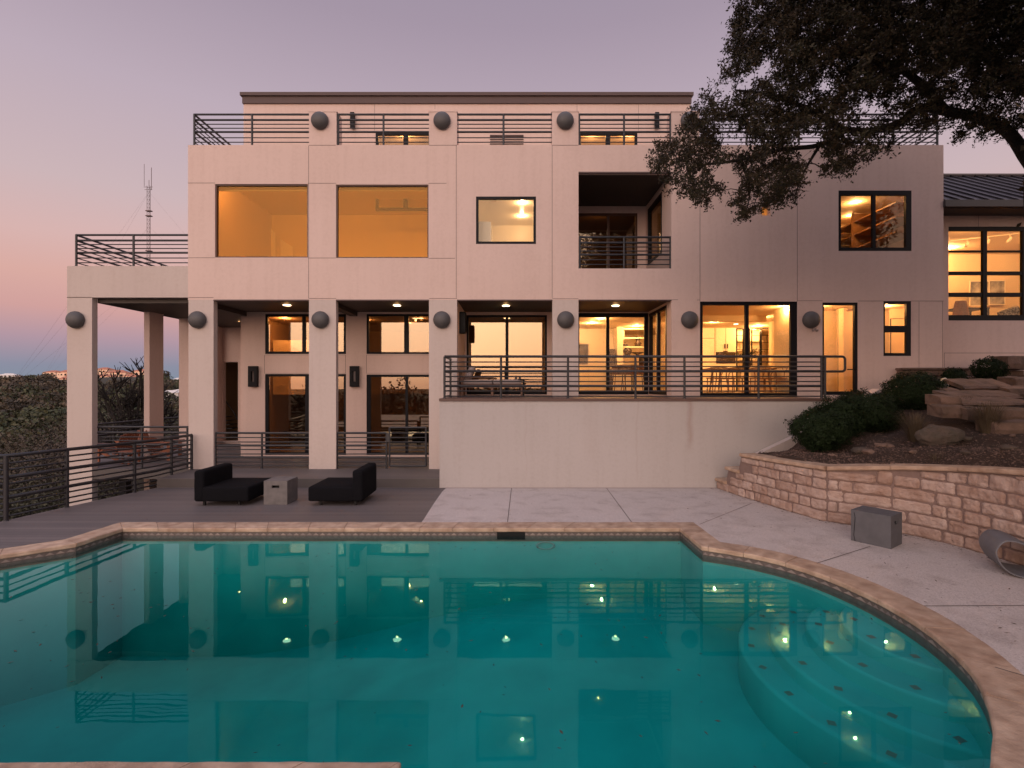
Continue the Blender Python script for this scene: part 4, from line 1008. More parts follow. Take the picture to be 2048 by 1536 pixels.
# left terrace
bz2 = PZ(532); ys = [470, 481, 489, 497, 505.5, 516, 525.5]; zs = zlist(ys, DF+.06, bz2)
railing('railing on the raised left terrace above the corner column', [[(PX(376), yr), (PX(149), yr), (PX(149), 20)]], 'terrace railings', [(PX(149), yr), (PX(264), yr), (PX(149), 17.6), (PX(149), 19.9)], zs, (zs[1], zs[4]), base=const(bz2))
# recess railing
bz3 = PZ(537); ys = [474.5, 485.5, 494, 502, 509.5, 519.5, 529]; zs = zlist(ys, DF+.06, bz3)
railing('railing across the recessed upper balcony', [[(PX(1158), yr), (PX(1343), yr)]], 'balcony railings', [(PX(1160), yr), (PX(1249), yr), (PX(1342), yr)], zs, (zs[1], zs[4]), base=const(bz3))
# main balcony
DB = 12.66; bz4 = PZ(797, 12.6); ys = [713, 724, 733, 742.5, 753, 763, 772, 782, 792.5]; zs = zlist(ys, DB, bz4)
def handrail_end(put):
    b = MB(); x0, x1 = PX(1647, DB), PX(1690, DB); z0, z1 = PZ(743, DB), PZ(713, DB); r = .08; pts = [(x0, DB, z1)]
    for k in range(6): a = math.pi/2*(1-k/5); pts.append((x1-r+r*math.cos(a), DB, z1-r+r*math.sin(a)))
    for k in range(6): a = -math.pi/2*k/5; pts.append((x1-r+r*math.cos(a), DB, z0+r+r*math.sin(a)))
    pts.append((x0, DB, z0)); b.path(pts, .03, 8); put(b, 'end_loop')
railing('long balcony railing on top of the white wall with a looped handrail end', [[(PX(889, DB), 13.95), (PX(889, DB), DB), (PX(1647, DB), DB)]], 'balcony railings', [(PX(q, DB), DB) for q in (889, 1002, 1136, 1271, 1369, 1517, 1643, 1650)]+[(PX(889, DB), 13.9)], zs, (zs[3], zs[6]), base=const(bz4), extra=handrail_end, rt=.032)
# lower terrace front railings
bz5 = .28; DA = 14.2
zsA = zlist([866, 875, 884, 891, 899, 908, 914.5, 924, 931], DA, bz5)
railing('lower terrace railing between the second and third columns', [[(PX(431, DA), DA), (PX(618, DA), DA)]], 'lower terrace railings', [(PX(431, DA), DA), (PX(524, DA), DA)], zsA, (zsA[3], zsA[6]), base=const(bz5))
railing('lower terrace railing beside the gate', [[(PX(674, DA), DA), (PX(773, DA), DA)]], 'lower terrace railings', [(PX(674, DA), DA), (PX(773, DA), DA)], zsA, (zsA[3], zsA[6]), base=const(bz5))
gt = thing('gate', 'steel bar gate on the lower terrace next to the fourth column', 'gate', (PX(779, DA), DA, bz5))
def putg(mb, nm, par=None): o = mb.build(nm, M['steel'], gt); o.location = -gt.location; return o
b = MB(); zz = [PZ(q, DA) for q in (855, 932)]; x0, x1 = PX(779, DA), PX(852, DA)
for x in (x0, x1): b.tube((x, DA, zz[1]), (x, DA, zz[0]), .028)
for z in zz: b.tube((x0, DA, z), (x1, DA, z), .026)
putg(b, 'gate_frame')
for q in (866, 875, 884, 892, 900, 908, 916, 924): b = MB(); b.tube((x0, DA, PZ(q, DA)), (x1, DA, PZ(q, DA)), .013); putg(b, 'bar')
b = MB(); b.box(PX(774, DA), PX(779, DA), DA-.03, DA+.03, PZ(884, DA), PZ(866, DA)); putg(b, 'latch')
DT = 14.3; zsT = zlist([854, 865, 874, 881, 889, 897, 906, 915, 925], DT, bz5)
railing('terrace railing in front of the red wooden chairs, between the left columns', [[(PX(190, DT), DT), (PX(377, DT), DT)]], 'lower terrace railings', [(PX(190, DT), DT), (PX(284, DT), DT), (PX(375, DT), DT)], zsT, (zsT[1], zsT[4], zsT[7]), base=const(bz5))
zsO = [1.07, .94, .82, .70, .58, .46, .34, .22, .10]
railing('outer railing of the lower terrace behind the red wooden chairs', [[(-13.75, 16.0), (-13.6, 18.5)]], 'lower terrace railings', [(-13.75, 16.0), (-13.7, 17.2), (-13.6, 18.5)], zsO, (zsO[3], zsO[6]), base=const(bz5))
railing('outer railing of the lower terrace seen right of the rear column', [[(-13.55, 18.9), (-13.35, 20.5), (-12.1, 20.55)]], 'lower terrace railings', [(-13.55, 18.9), (-13.35, 20.5)], zsO, (zsO[3], zsO[6]), base=const(bz5))
# pool deck railing on the left
def dz(x, y): return deckz(x, y) if y < 12.68 else .28
zsP = [1.20, 1.06, .94, .80, .68, .55, .43, .31, .19, .08]
railing('long dark railing along the left edge of the pool deck', [[(-12.0, 9.25), (-9.36, 9.25), (-9.26, 10.4), (-9.06, 12.0), (-9.0, 12.6), (-8.97, 14.0)]], 'pool deck railings', [(-9.36, 9.25), (-9.26, 10.4), (-9.06, 12.0), (-8.99, 13.2), (-8.97, 14.0), (-11, 9.25)], zsP, (zsP[3], zsP[6]), base=lambda x, y: deckz(x, min(y, 12.6))+(0 if y < 12.62 else .0), rt=.036, rb=.018, rp=.038)

# ================================================================ WALL LAMPS
names = {154: 'on the free corner column at far left', 397: 'on the second ground floor column from the left', 642: 'on the ground floor column behind the low black seats', 884: 'on the column left of the balcony railing',
         1131: 'on the column between the two balcony doors', 1378: 'left of the dining room door', 1620: 'between the dining room and the narrow glass door'}
def dome(px, py, label, grp, yb=DF):
    t = thing('dome_lamp', label, 'wall lamp', (PX(px, yb), yb, PZ(py, yb)), 0, grp)
    b = MB(); r = .243; Mx = Matrix.Rotation(R(90), 4, 'X')
    b.lathe([(r*math.cos(a), r*.72*math.sin(a)+.05) for a in [R(q) for q in (0, 8, 18, 28, 38, 48, 58, 68, 78, 90)]], 32, Mx)
    b.lathe([(r, .05), (r-.02, .045), (r-.02, .0)], 32, Mx); b.build('bowl', M['dome'], t)
    b = MB(); b.lathe([(.1, .0), (.1, .05), (0.001, .05)], 16, Mx); b.build('wall_plate', M['blackmetal'], t)
for px, s in names.items(): dome(px, 640, 'round dark dome lamp ' + s, 'dome lamps on the ground floor columns')
for px, s in ((641, 'on the leftmost roof pilaster'), (884.5, 'on the second roof pilaster from the left'), (1130, 'on the roof pilaster left of the upper recess'), (1377, 'on the roof pilaster half hidden by oak leaves')):
    dome(px, 243, 'round dark dome lamp ' + s, 'dome lamps on the roof pilasters')
for px, s in ((509, 'left'), (710.5, 'right')):
    t = thing('sconce', 'black rectangular frame sconce on the pier ' + ('between the second and third columns' if s == 'left' else 'behind the third column by the gate'), 'wall lamp', (PX(px, D3), D3, PZ(753, D3)), 0, 'frame sconces')
    b = MB(); w_, h_ = .145, .34
    for a, c, d, e in ((-w_, -.05, -h_, h_), (.05, w_, -h_, h_), (-.05, .05, -h_, -.17), (-.05, .05, .17, h_)): b.box(a, c, -.14, -.02, d, e)
    b.build('frame', M['frame'], t); b = MB(); b.box(-.05, .05, -.03, -.02, -.17, .17); b.build('glass_insert', M['cushion'], t); b = MB(); b.box(-.1, .1, -.019, 0, -.3, .3); b.build('wall_plate', M['frame'], t)
for px, s in ((707, 'left of the left penthouse window'), (1312, 'right of the right penthouse window')):
    t = thing('sconce', 'slim dark sconce on the penthouse wall ' + s, 'wall lamp', (PX(px, DP), DP, PZ(244, DP)), 0, 'penthouse sconces')
    b = MB(); b.box(-.07, .07, -.16, -.04, -.26, .26); b.build('shade', M['frame'], t, bevel=.01); b = MB(); b.box(-.04, .04, -.04, 0, -.2, .2); b.build('bracket', M['blackmetal'], t)
t = thing('motion_sensor', 'tiny grey twin floodlight sensor under the rightmost dome lamp', 'sensor', (PX(1627), DF, PZ(659)))
b = MB(); b.box(-.05, .05, -.06, 0, -.03, .03); b.build('base', M['cushion'], t, bevel=.008); b = MB(); b.lathe([(.0, -.03), (.03, -.03), (.035, .02), (0.001, .03)], 10, Matrix.Rotation(R(70), 4, 'X'), (-.05, -.08, -.03)); b.lathe([(.0, -.03), (.03, -.03), (.035, .02), (0.001, .03)], 10, Matrix.Rotation(R(70), 4, 'X'), (.05, -.08, -.03)); b.build('lamp_head', M['cushion'], t)
t = thing('wall_vent', 'small metal hooded vent on the upper wall below the oak twigs', 'vent', (PX(1561), DF, PZ(368)))
b = MB(); b.add([(-.09, -.12, -.1), (.09, -.12, -.1), (.09, 0, -.1), (-.09, 0, -.1), (-.09, 0, .1), (.09, 0, .1)], ((0,1,5,4),(0,4,3),(1,2,5),(0,3,2,1))); b.build('hood', M['steel'], t)
b = MB(); b.box(-.11, .11, -.01, 0, -.12, .12); b.build('flange', M['steel'], t)
t = thing('speaker', 'small black speaker on the wall at the left end of the balcony loggia', 'speaker', (-1.5, 14.9, 4.5))
b = MB(); b.rbox(-.07, .13, -.12, .12, -.32, .32, .03); b.build('cabinet', M['blackmetal'], t); b = MB(); b.box(.131, .135, -.1, .1, -.28, .28); b.build('grille', M['black'], t)

# ================================================================ PATIO FURNITURE
def lounge_chair(loc, flip, label):
    t = thing('lounge_chair', label, 'lounge chair', loc, 0, 'low black outdoor lounge chairs')
    s = -1 if flip else 1
    def bx(mb, x0, x1, *a, **k): mb.rbox(min(x0*s, x1*s), max(x0*s, x1*s), *a, **k)
    b = MB(); bx(b, .18, 1.16, 0, 1.12, .09, .40, r=.045, n=3, j=.003); b.build('seat', M['black'], t)
    b = MB(); bx(b, 0, .23, 0, 1.12, .085, .745, r=.06, n=4, j=.003); b.build('backrest', M['black'], t)
    for x in (.16, .9):
        for y in (.08, 1.02): b = MB(); b.box(min(x*s, (x+.045)*s), max(x*s, (x+.045)*s), y, y+.045, 0, .1); b.build('leg', M['blackmetal'], t)
    return t
yc = 10.5
lounge_chair((-6.70, yc, deckz(0, yc)), False, 'low black lounge chair left of the concrete side table, facing right')
lounge_chair((-3.14, yc+.02, deckz(0, yc)), True, 'low black lounge chair right of the concrete side table, facing left')
def block_table(loc, rz, w_, d_, h_, m, label, hole='front', crack=False):
    t = thing('side_table', label, 'side table', loc, rz)
    # hollow cast block with a handle slot in the short faces
    b = MB(); th = .035; s0, s1, zz0, zz1 = w_/2-.08, w_/2+.08, h_-.15, h_-.095
    b.plate((0, w_), (0, h_), 0, th, [(s0, s1, zz0, zz1)]); b.plate((0, w_), (0, h_), d_-th, d_, [(s0, s1, zz0, zz1)])
    b.plate((th, d_-th), (0, h_), 0, th, [], 'x'); b.plate((th, d_-th), (0, h_), w_-th, w_, [], 'x'); b.box(th, w_-th, th, d_-th, h_-th, h_)
    b.build('body', m, t, bevel=.006)
    b = MB(); b.box(s0-.03, s1+.03, th+.06, th+.07, zz0-.05, zz1+.05); b.build('slot_shadow_plate', M['blackmetal'], t)
    if crack:
        b = MB(); b.path([(-.003, d_-.06, .0), (-.003, d_-.04, .1), (-.003, d_-.05, .22), (-.003, d_-.06, .38), (-.003, d_-.045, .46)], .004, 5); b.build('crack', M['blackmetal'], t)
    return t
block_table((PX(527.5, 10.65), 10.65, deckz(0, 10.65)), 0, .50, .52, .505, M['concrete_grey'], 'grey cast concrete block table with a handle slot between the black lounge chairs')
# right block: near corner, the slotted short face to its right
ang = math.atan2(.31, .44)
block_table((5.79, 7.64, deckz(5.8, 7.6)), ang, .46, .54, .5, M['concrete_dark'], 'dark cracked concrete block table in front of the stone wall', crack=True)
# looped sculptural chaise at the right edge
t = thing('loop_chaise', 'grey looped cement lounge chair cut off by the right edge of the picture', 'lounge chair', (6.64, 7.12, deckz(6.6, 7)), math.atan2(-.45, .9))
prof = [(0, .27), (.02, .38), (.09, .465), (.20, .48), (.33, .43), (.47, .35), (.62, .32), (.76, .37), (.88, .50), (.97, .60), (1.03, .60), (1.03, .50), (.96, .32), (.84, .14), (.66, .03), (.42, 0), (.2, .02), (.07, .11)]
pc = [Vector((x, 0, z)) for x, z in prof]; loop = []; n_ = len(pc)
for i in range(n_):
    p0, p1, p2, p3 = pc[i-1], pc[i], pc[(i+1) % n_], pc[(i+2) % n_]
    for k in range(4): q = k/4; loop.append(.5*((2*p1)+(-p0+p2)*q+(2*p0-5*p1+4*p2-p3)*q*q+(-p0+3*p1-3*p2+p3)*q**3))
b = MB(); vs = []; m_ = len(loop); W_ = .60; th = .022
sec = [(0, .5), (.01, .15), (.03, 0), (W_-.03, 0), (W_-.01, .15), (W_, .5), (W_-.01, .85), (W_-.03, 1), (.03, 1), (.01, .85)]
for i, p in enumerate(loop):
    d = (loop[(i+1) % m_]-loop[i-1]).normalized(); nn = Vector((d.z, 0, -d.x))
    for y, f in sec: q = p+nn*th*f; vs.append((q.x, -y, q.z))
ms = len(sec); b.add(vs, [(i*ms+k, i*ms+(k+1) % ms, ((i+1) % m_)*ms+(k+1) % ms, ((i+1) % m_)*ms+k) for i in range(m_) for k in range(ms)], True)
b.build('shell', M['lounge'], t)

# ================================================================ TERRACE CHAIRS
def adirondack():
    t = thing('adirondack_chair', '', 'chair', (0, 0, 0), 0, 'red wooden chairs on the lower terrace')
    for k in range(7):
        b = MB(); x = -.27+.09*k; hh = .98 - .035*abs(k-3)
        Mx = Matrix.Translation((x, .30, .28)) @ Matrix.Rotation(R(-22), 4, 'X'); b.box(-.038, .038, -.01, .012, 0, hh-.28, Mx); b.build('back_slat', M['redwood'], t)
    for k in range(6):
        b = MB(); y = -.28+.10*k; Mx = Matrix.Translation((0, y, .40-.028*k)); b.box(-.29, .29, -.04, .04, -.01, .012, Mx); b.build('seat_slat', M['redwood'], t)
    for s in (-1, 1):
        b = MB(); b.box(s*.36-.07, s*.36+.07, -.38, .36, .56, .585); b.build('armrest', M['redwood'], t)
        b = MB(); b.box(s*.31-.02, s*.31+.02, -.34, -.24, 0, .56); b.build('leg', M['redwood'], t)
        b = MB(); b.add([(s*.3-.015, -.3, .40), (s*.3+.015, -.3, .40), (s*.3+.015, .62, .0), (s*.3-.015, .62, .0), (s*.3-.015, -.3, .30), (s*.3+.015, -.3, .30), (s*.3+.015, .5, .0), (s*.3-.015, .5, .0)], ((0,1,2,3),(4,7,6,5),(0,4,5,1),(0,3,7,4),(1,5,6,2))); b.build('side_rail', M['redwood'], t)
    b = MB(); b.box(-.36, .36, .36, .40, .50, .56); b.build('back_brace', M['redwood'], t)
    return t
a0 = adirondack(); a0.location = (PX(232, 15.6), 15.6, .28); a0.rotation_euler = (0, 0, R(-100)); a0['label'] = 'red wooden slat chair nearest the corner column, seen from its side'
copy_thing(a0, (PX(285, 16.2), 16.2, .28), R(28), 'red wooden slat chair with its fanned back showing above the railing')
copy_thing(a0, (PX(330, 16.0), 16.0, .28), R(95), 'red wooden slat chair nearest the house on the lower terrace')
b = MB(); t = thing('fire_pit_table', 'low round wooden table among the red wooden chairs', 'table', (PX(262, 15.1), 15.1, .28))
b.lathe([(.3, .36), (.31, .38), (.3, .40), (0.001, .40)], 24); b.build('table_top', M['redwood'], t)
for k in range(4):
    a = k*math.pi/2+.4; b = MB(); b.box(.2*math.cos(a)-.025, .2*math.cos(a)+.025, .2*math.sin(a)-.025, .2*math.sin(a)+.025, 0, .37); b.build('leg', M['redwood'], t)
# stair seen in the dark opening
t = thing('spiral_stair', 'curved dark stair rail inside the dark doorway at far left', 'stair', (PX(462, 21.4), 21.4, .28))
b = MB(); b.path([(-.35, 0, 1.9), (-.2, .1, 1.55), (0, .15, 1.25), (.15, .1, 1.05), (.25, 0, .9)], .02); b.build('handrail', M['steel'], t)
for k in range(6): b = MB(); b.box(-.35+.1*k, -.1+.1*k, -.3, .3, 1.0-.16*k, 1.03-.16*k); b.build('tread', M['steel'], t)

# ================================================================ BALCONY FURNITURE
t = thing('teak_lounger', 'teak lounger with pale cushions and a leaning pillow behind the balcony railing', 'lounger', (PX(914, 14.6), 14.6, 2.31))
def lp(px, D=14.6): return PX(px, D)-PX(914, D)
b = MB()
b.box(lp(922), lp(1046), 0, .06, .26, .36); b.box(lp(922), lp(1046), .72, .78, .26, .36); b.box(lp(922), lp(926), .06, .72, .26, .36); b.box(lp(1042), lp(1046), .06, .72, .26, .36); b.build('frame', M['teak'], t)
for px in (922, 982, 1042):
    for y in (0, .72): b = MB(); b.box(lp(px), lp(px)+.06, y, y+.06, 0, .26 if px != 922 else .62); b.build('leg', M['teak'], t)
b = MB(); b.rbox(lp(926), lp(985), .05, .74, .36, .50, r=.04); b.rbox(lp(986), lp(1044), .05, .74, .36, .50, r=.04); b.build('seat_cushion', M['cushion'], t)
b = MB()
for k in range(5): Mx = Matrix.Translation((.12, .08+.15*k, .42)) @ Matrix.Rotation(R(-14), 4, 'Y'); b.box(-.02, .02, 0, .08, 0, .62, Mx)
Mx = Matrix.Translation((.12, .05, .42)) @ Matrix.Rotation(R(-14), 4, 'Y'); b.box(-.03, .03, 0, .72, .60, .66, Mx); b.build('backrest', M['teak'], t)
b = MB(); Mx = Matrix.Translation((.26, .1, .48)) @ Matrix.Rotation(R(22), 4, 'Y'); b.rbox(-.08, .1, 0, .62, 0, .46, r=.08, M=Mx); b.build('pillow', M['cushion'], t)
b = MB(); b.box(lp(926), lp(986), .0, .05, .56, .60); b.box(lp(926), lp(986), .74, .79, .56, .60); b.build('armrest', M['teak'], t)
t = thing('side_table', 'small black pedestal table with two cups at the foot of the teak lounger', 'side table', (PX(1047, 14.55), 14.55, 2.31))
b = MB(); b.lathe([(.16, .5), (.16, .515), (0.001, .516)], 18); b.build('table_top', M['blackmetal'], t); b = MB(); b.tube((0, 0, 0), (0, 0, .5), .03); b.lathe([(.13, 0), (.13, .015), (.03, .02)], 16); b.build('pedestal', M['blackmetal'], t)
for k, s in ((-.06, 'left'), (.06, 'right')):
    b = MB(); b.lathe([(.025, 0), (.035, .07), (.032, .07), (.02, .01), (0.001, .01)], 12); o = b.build('cup', M['clay']); o.location = (PX(1047, 14.55)+k-.5, 14.85, 2.815 if False else 2.81); tag(o, 'small dark cup on the teak lounger, %s one of the pair' % s, 'cup', 'cups on the lounger'); o.location = (PX(1036, 14.6)+k, 14.75, 2.81)

# ================================================================ DINING ROOM
t = thing('dining_table', 'long wooden dining table behind the glass of the dining room door', 'dining table', (PX(1490, 15.9), 15.9, 2.42))
b = MB(); b.rbox(-1.35, 1.35, -.45, .45, .71, .75, r=.015); b.build('table_top', M['wood'], t)
for x in (-.9, .9):
    for y in (-.3, .3): b = MB(); b.path([(x, y, .71), (x*1.1, y*1.15, 0)], [.04, .025]); b.build('leg', M['wood'], t)
def wishbone():
    t = thing('dining_chair', '', 'chair', (0, 0, 0), 0, 'wooden dining chairs')
    b = MB(); b.rbox(-.25, .25, -.22, .22, .42, .455, r=.015); b.build('seat', M['cushion'] if False else M['wood'], t)
    for s in (-1, 1):
        b = MB(); b.path([(s*.22, .2, 0), (s*.21, .19, .44)], [.016, .02]); b.build('leg', M['wood'], t)
        b = MB(); b.path([(s*.24, -.26, 0), (s*.20, -.2, .44), (s*.21, -.17, .6), (s*.27, -.1, .72)], [.016, .02, .018, .015]); b.build('leg', M['wood'], t)
    b = MB(); b.path([(.28*math.cos(a), -.04-.24*math.sin(a), .73+.02*math.sin(a)) for a in [math.pi*k/12 for k in range(13)]], .016); b.build('back_rail', M['wood'], t)
    b = MB(); b.path([(0, -.22, .44), (0, -.25, .58), (-.07, -.27, .74)], .012); b.path([(0, -.25, .58), (.07, -.27, .74)], .012); b.build('splat', M['wood'], t)
    b = MB(); b.tube((-.22, -.22, .22), (.22, -.22, .22), .01); b.tube((-.22, .2, .22), (.22, .2, .22), .01); b.build('stretcher', M['wood'], t)
    return t
w0 = wishbone(); w0.location = (PX(1434, 15.1), 15.1, 2.42); w0['label'] = 'curved back wooden dining chair nearest the left edge of the dining room door'
for px, s in ((1475, 'just left of the mullion of the dining room door'), (1520, 'just right of the mullion of the dining room door'), (1562, 'nearest the right edge of the dining room door')):
    copy_thing(w0, (PX(px, 15.1), 15.1, 2.42), rnd.uniform(-.15, .15), 'curved back wooden dining chair ' + s)
for px, s in ((1450, 'left'), (1535, 'right')):
    copy_thing(w0, (PX(px, 16.6), 16.6, 2.42), math.pi, 'curved back wooden dining chair on the far side of the table, %s one' % s)
t = thing('vase', 'dark vase of leafy branches in the middle of the dining table', 'vase', (PX(1494, 15.9), 15.9, 3.17))
b = MB(); b.lathe([(.0, 0), (.07, 0), (.13, .12), (.14, .2), (.09, .28), (.1, .32), (.085, .32), (.07, .27), (0.001, .1)], 18); b.build('pot', M['clay'], t)
b = MB(); cc = []
for k in range(16):
    a = rnd.uniform(0, 6.28); l = rnd.uniform(.2, .5); e = Vector((math.cos(a)*l*1.2, math.sin(a)*l*.6, .32+rnd.uniform(.02, .3))); b.path([(0, 0, .25), (e.x*.5, e.y*.5, .3+(e.z-.3)*.8), e], .004, 4)
    for q in range(22): f = rnd.uniform(.45, 1.05); cc.append((e.x*f+rnd.gauss(0, .035), e.y*f+rnd.gauss(0, .035), .3+(e.z-.3)*f+rnd.gauss(0, .035)))
b.build('stems', M['bark'], t); leaf_mesh('foliage', cc, .05, M['bush'], t, 5)
# kitchen stools and shelf pottery
def stool():
    t = thing('bar_stool', '', 'stool', (0, 0, 0), 0, 'fluted bar stools')
    b = MB(); n = 14
    for k in range(n):
        a = math.pi*(.0+1.0*k/(n-1)); b.path([(.22*math.cos(a), -.2*math.sin(a), .62), (.24*math.cos(a), -.22*math.sin(a), .95)], .028, 6)
    b.build('backrest', M['teak'], t); b = MB(); b.lathe([(0.001, .6), (.22, .6), (.23, .66), (.2, .69), (0.001, .69)], 20); b.build('seat', M['teak'], t)
    for x in (-.16, .16):
        for y in (-.16, .16): b = MB(); b.path([(x, y, .6), (x*1.3, y*1.3, 0)], .014); b.build('leg', M['blackmetal'], t)
    return t
s0 = stool(); s0.location = (PX(1238, 17.9), 17.9, 2.42); s0['label'] = 'fluted brown bar stool nearest the mullion of the kitchen door'
copy_thing(s0, (PX(1257, 18.0), 18.0, 2.42), .1, 'fluted brown bar stool in the middle of the kitchen row'); copy_thing(s0, (PX(1276, 17.9), 17.9, 2.42), -.1, 'fluted brown bar stool at the right end of the kitchen row')
def pot(px, py, prof, label, handles=False):
    t = thing('pottery', label, 'pottery', (PX(px, SY+.15), SY+.15, PZ(py, SY)+.012), 0); b = MB(); b.lathe(prof, 16); b.build('body', M['clay'], t)
    if handles:
        b = MB()
        for s in (-1, 1): b.path([(s*.07, 0, .08), (s*.16, 0, .12), (s*.17, 0, .22), (s*.08, 0, .28)], .012, 6)
        b.build('handle', M['clay'], t)
pot(1276, 692, [(0, 0), (.12, 0), (.15, .1), (.08, .2), (.09, .3), (.06, .4), (0.001, .4)], 'tall dark double gourd vase on the upper kitchen shelf')
pot(1250, 692, [(0, 0), (.1, 0), (.13, .05), (.02, .09), (.02, .16), (0.001, .16)], 'low dark lidded pot on the upper kitchen shelf')
pot(1255, 711, [(0, 0), (.1, 0), (.16, .12), (.16, .25), (.08, .33), (.07, .33), (0.001, .1)], 'dark jar with two handles on the lower kitchen shelf', True)
pot(1275, 711, [(0, 0), (.06, 0), (.07, .04), (.28, .12), (.27, .13), (0.001, .05)], 'wide dark footed bowl on the lower kitchen shelf')
pot(1283, 731, [(0, 0), (.1, 0), (.12, .2), (.1, .42), (0.001, .42)], 'patterned dark canister on the kitchen counter')
# framed pictures and the easel by the left of the kitchen door
def picture(x, y, z, w_, h_, rz, label):
    t = thing('picture', label, 'picture', (x, y, z), rz); b = MB()
    for a, c, d, e in ((-w_/2, -w_/2+.03, 0, h_), (w_/2-.03, w_/2, 0, h_), (-w_/2+.03, w_/2-.03, 0, .03), (-w_/2+.03, w_/2-.03, h_-.03, h_)): b.box(a, c, -.03, 0, d, e)
    b.build('frame', M['white'], t); b = MB(); b.box(-w_/2+.03, w_/2-.03, -.015, -.005, .03, h_-.03); b.build('print', M['art'], t)
picture(PX(1163, 17.6), 17.6, 3.35, .5, .75, 0, 'black and white print beside the kitchen door opening')
wyy = 19.4
picture(PX(1958, 18.9), 18.9, PZ(612, 18.9), .75, .95, 0, 'framed print behind the desk in the right wing, left one')
picture(PX(1988, 19.4), 19.4, PZ(610, 19.4), .85, .95, 0, 'framed print in the right wing, right one')
t = thing('desk_chair', 'brown shell chair with its back to the right wing window', 'chair', (PX(1918, 15.7), 15.7, 4.2))
b = MB()
def shell(u, v):
    a = -1.1+2.2*u; zz = .45 + .62*v; r_ = .30 - .05*v**2; return (r_*math.sin(a)*(1-.25*v**3), -.28*math.cos(a)*(.9-.1*v)+.05, zz)
b.grid(shell, 14, 10); b.grid(lambda u, v: (shell(u, v)[0]*.92, shell(u, v)[1]*.92+.01, shell(u, v)[2]), 14, 10); b.rbox(-.26, .26, -.2, .24, .42, .48, r=.03); b.build('seat_shell', M['redwood'], t)
for x in (-.2, .2):
    for y in (-.2, .2): b = MB(); b.tube((x*.6, y*.6, .42), (x*1.2, y*1.2, 0), .012); b.build('leg', M['blackmetal'], t)
t = thing('desk', 'black legged desk behind the shell chair in the right wing', 'desk', (PX(1940, 16.4), 16.4, 4.2)); b = MB(); b.box(-.7, .32, -.35, .35, .9, .94); b.build('desktop', M['blackmetal'], t)
for x in (-.68, .28):
    for y in (-.33, .29): b = MB(); b.box(x, x+.04, y, y+.04, 0, .9); b.build('leg', M['blackmetal'], t)
t = thing('sofa', 'pale sofa below the right wing window', 'sofa', (PX(2020, 15.6), 15.6, 4.2)); b = MB(); b.rbox(-.7, 1.3, -.1, .7, .1, .5, r=.06); b.build('seat', M['cushion'], t); b = MB(); b.rbox(-.7, 1.3, -.3, -.1, .1, .55, r=.06); b.build('backrest', M['cushion'], t)
b = MB(); Mx = Matrix.Rotation(R(-18), 4, 'Y'); b.rbox(-.32, .32, -.08, .08, -.14, .16, r=.07, M=Mx); o = b.build('cushion', mat('zigzag_cloth', (.35, .28, .2), .9, 1.5, 14, col2=(.03, .03, .03))); o.location = (PX(2018, 15.5), 15.5, 4.87); tag(o, 'patterned black and cream cushion on the sofa in the right wing', 'cushion')
for x0, x1, yy in ((PX(1900, 17.6), PX(1990, 17.6), 17.6), (PX(2040, 16.6), PX(2140, 16.6), 16.6)):
    t = thing('track_light', 'white track light on the wing ceiling, ' + ('left one above the desk' if yy > 17 else 'right one above the sofa'), 'track light', (x0, yy, 7.6)); b = MB(); b.path([(0, 0, .12), (x1-x0, -.9, .12)], .02, 4); b.build('track', M['white'], t)
    for k in (.25, .55, .85):
        b = MB(); c = Vector(((x1-x0)*k, -.9*k, 0)); b.tube(c+Vector((0, 0, .12)), c+Vector((0, 0, .0)), .012); b.lathe([(.03, .08), (.05, 0), (.055, -.1), (0.001, -.08)], 12, Matrix.Rotation(R(35), 4, 'X'), c+Vector((0, 0, -.05))); b.build('spot_head', M['white'], t)
t = thing('sofa', 'dark low sofa in the dim lower living room behind the gate', 'sofa', (PX(830, 18), 18, .3)); b = MB(); b.rbox(-.9, 1.1, 0, .8, .15, .45, r=.07); b.build('seat', M['black'], t); b = MB(); b.rbox(-.9, 1.1, -.2, .02, .15, .85, r=.07); b.build('backrest', M['black'], t)

# ================================================================ GARDEN
def stone_step(px0, px1, ytop, D, dep, thick, label, tilt=.03, seed=0, sz=1):
    x0, x1 = PX(px0, D), PX(px1, D); z1 = PZ(ytop, D)
    b = MB(); rs = random.Random(seed+5); n = 26
    def edge(u): return noise.noise(Vector((u*3, seed*3.1, 0)))*.07 + noise.noise(Vector((u*11, seed*3.1, 0)))*.02
    L_ = x1-x0; nu = max(6, int(L_/.07)); prof = [(0, -thick), (-.01, -thick*.6), (0, -.02), (.03, 0), (.2, 0.0), (.6, .004), (1, 0), (1, -thick)]
    vs = []
    for i in range(nu+1):
        u = i/nu; x = x0+L_*u; en = (1 if 0 < i < nu else .93)
        for k, (f, z) in enumerate(prof):
            yy = D + edge(u*L_)*(1-f) + (f*dep if f > 0 else f*3); zz = z1 + z + tilt*f*dep/.5 + noise.noise(Vector((x*4, f*2, seed)))*.02 + noise.noise(Vector((x*13, z*30+f*5, seed)))*.009
            vs.append((x + (noise.noise(Vector((f*4, z*9, seed+i)))*.012) + (.02*(1-2*u) if en < 1 and k in (0, 3, 6, 7) else 0), yy, zz))
    m_ = len(prof); b.add(vs, [(i*m_+k, (i+1)*m_+k, (i+1)*m_+k+1, i*m_+k+1) for i in range(nu) for k in range(m_-1)] + [tuple(range(m_))[::-1], tuple(nu*m_+k for k in range(m_))])
    o = b.build('stone_slab', M['slab']); return tag(o, label, 'stone', 'rough stone steps in the garden')
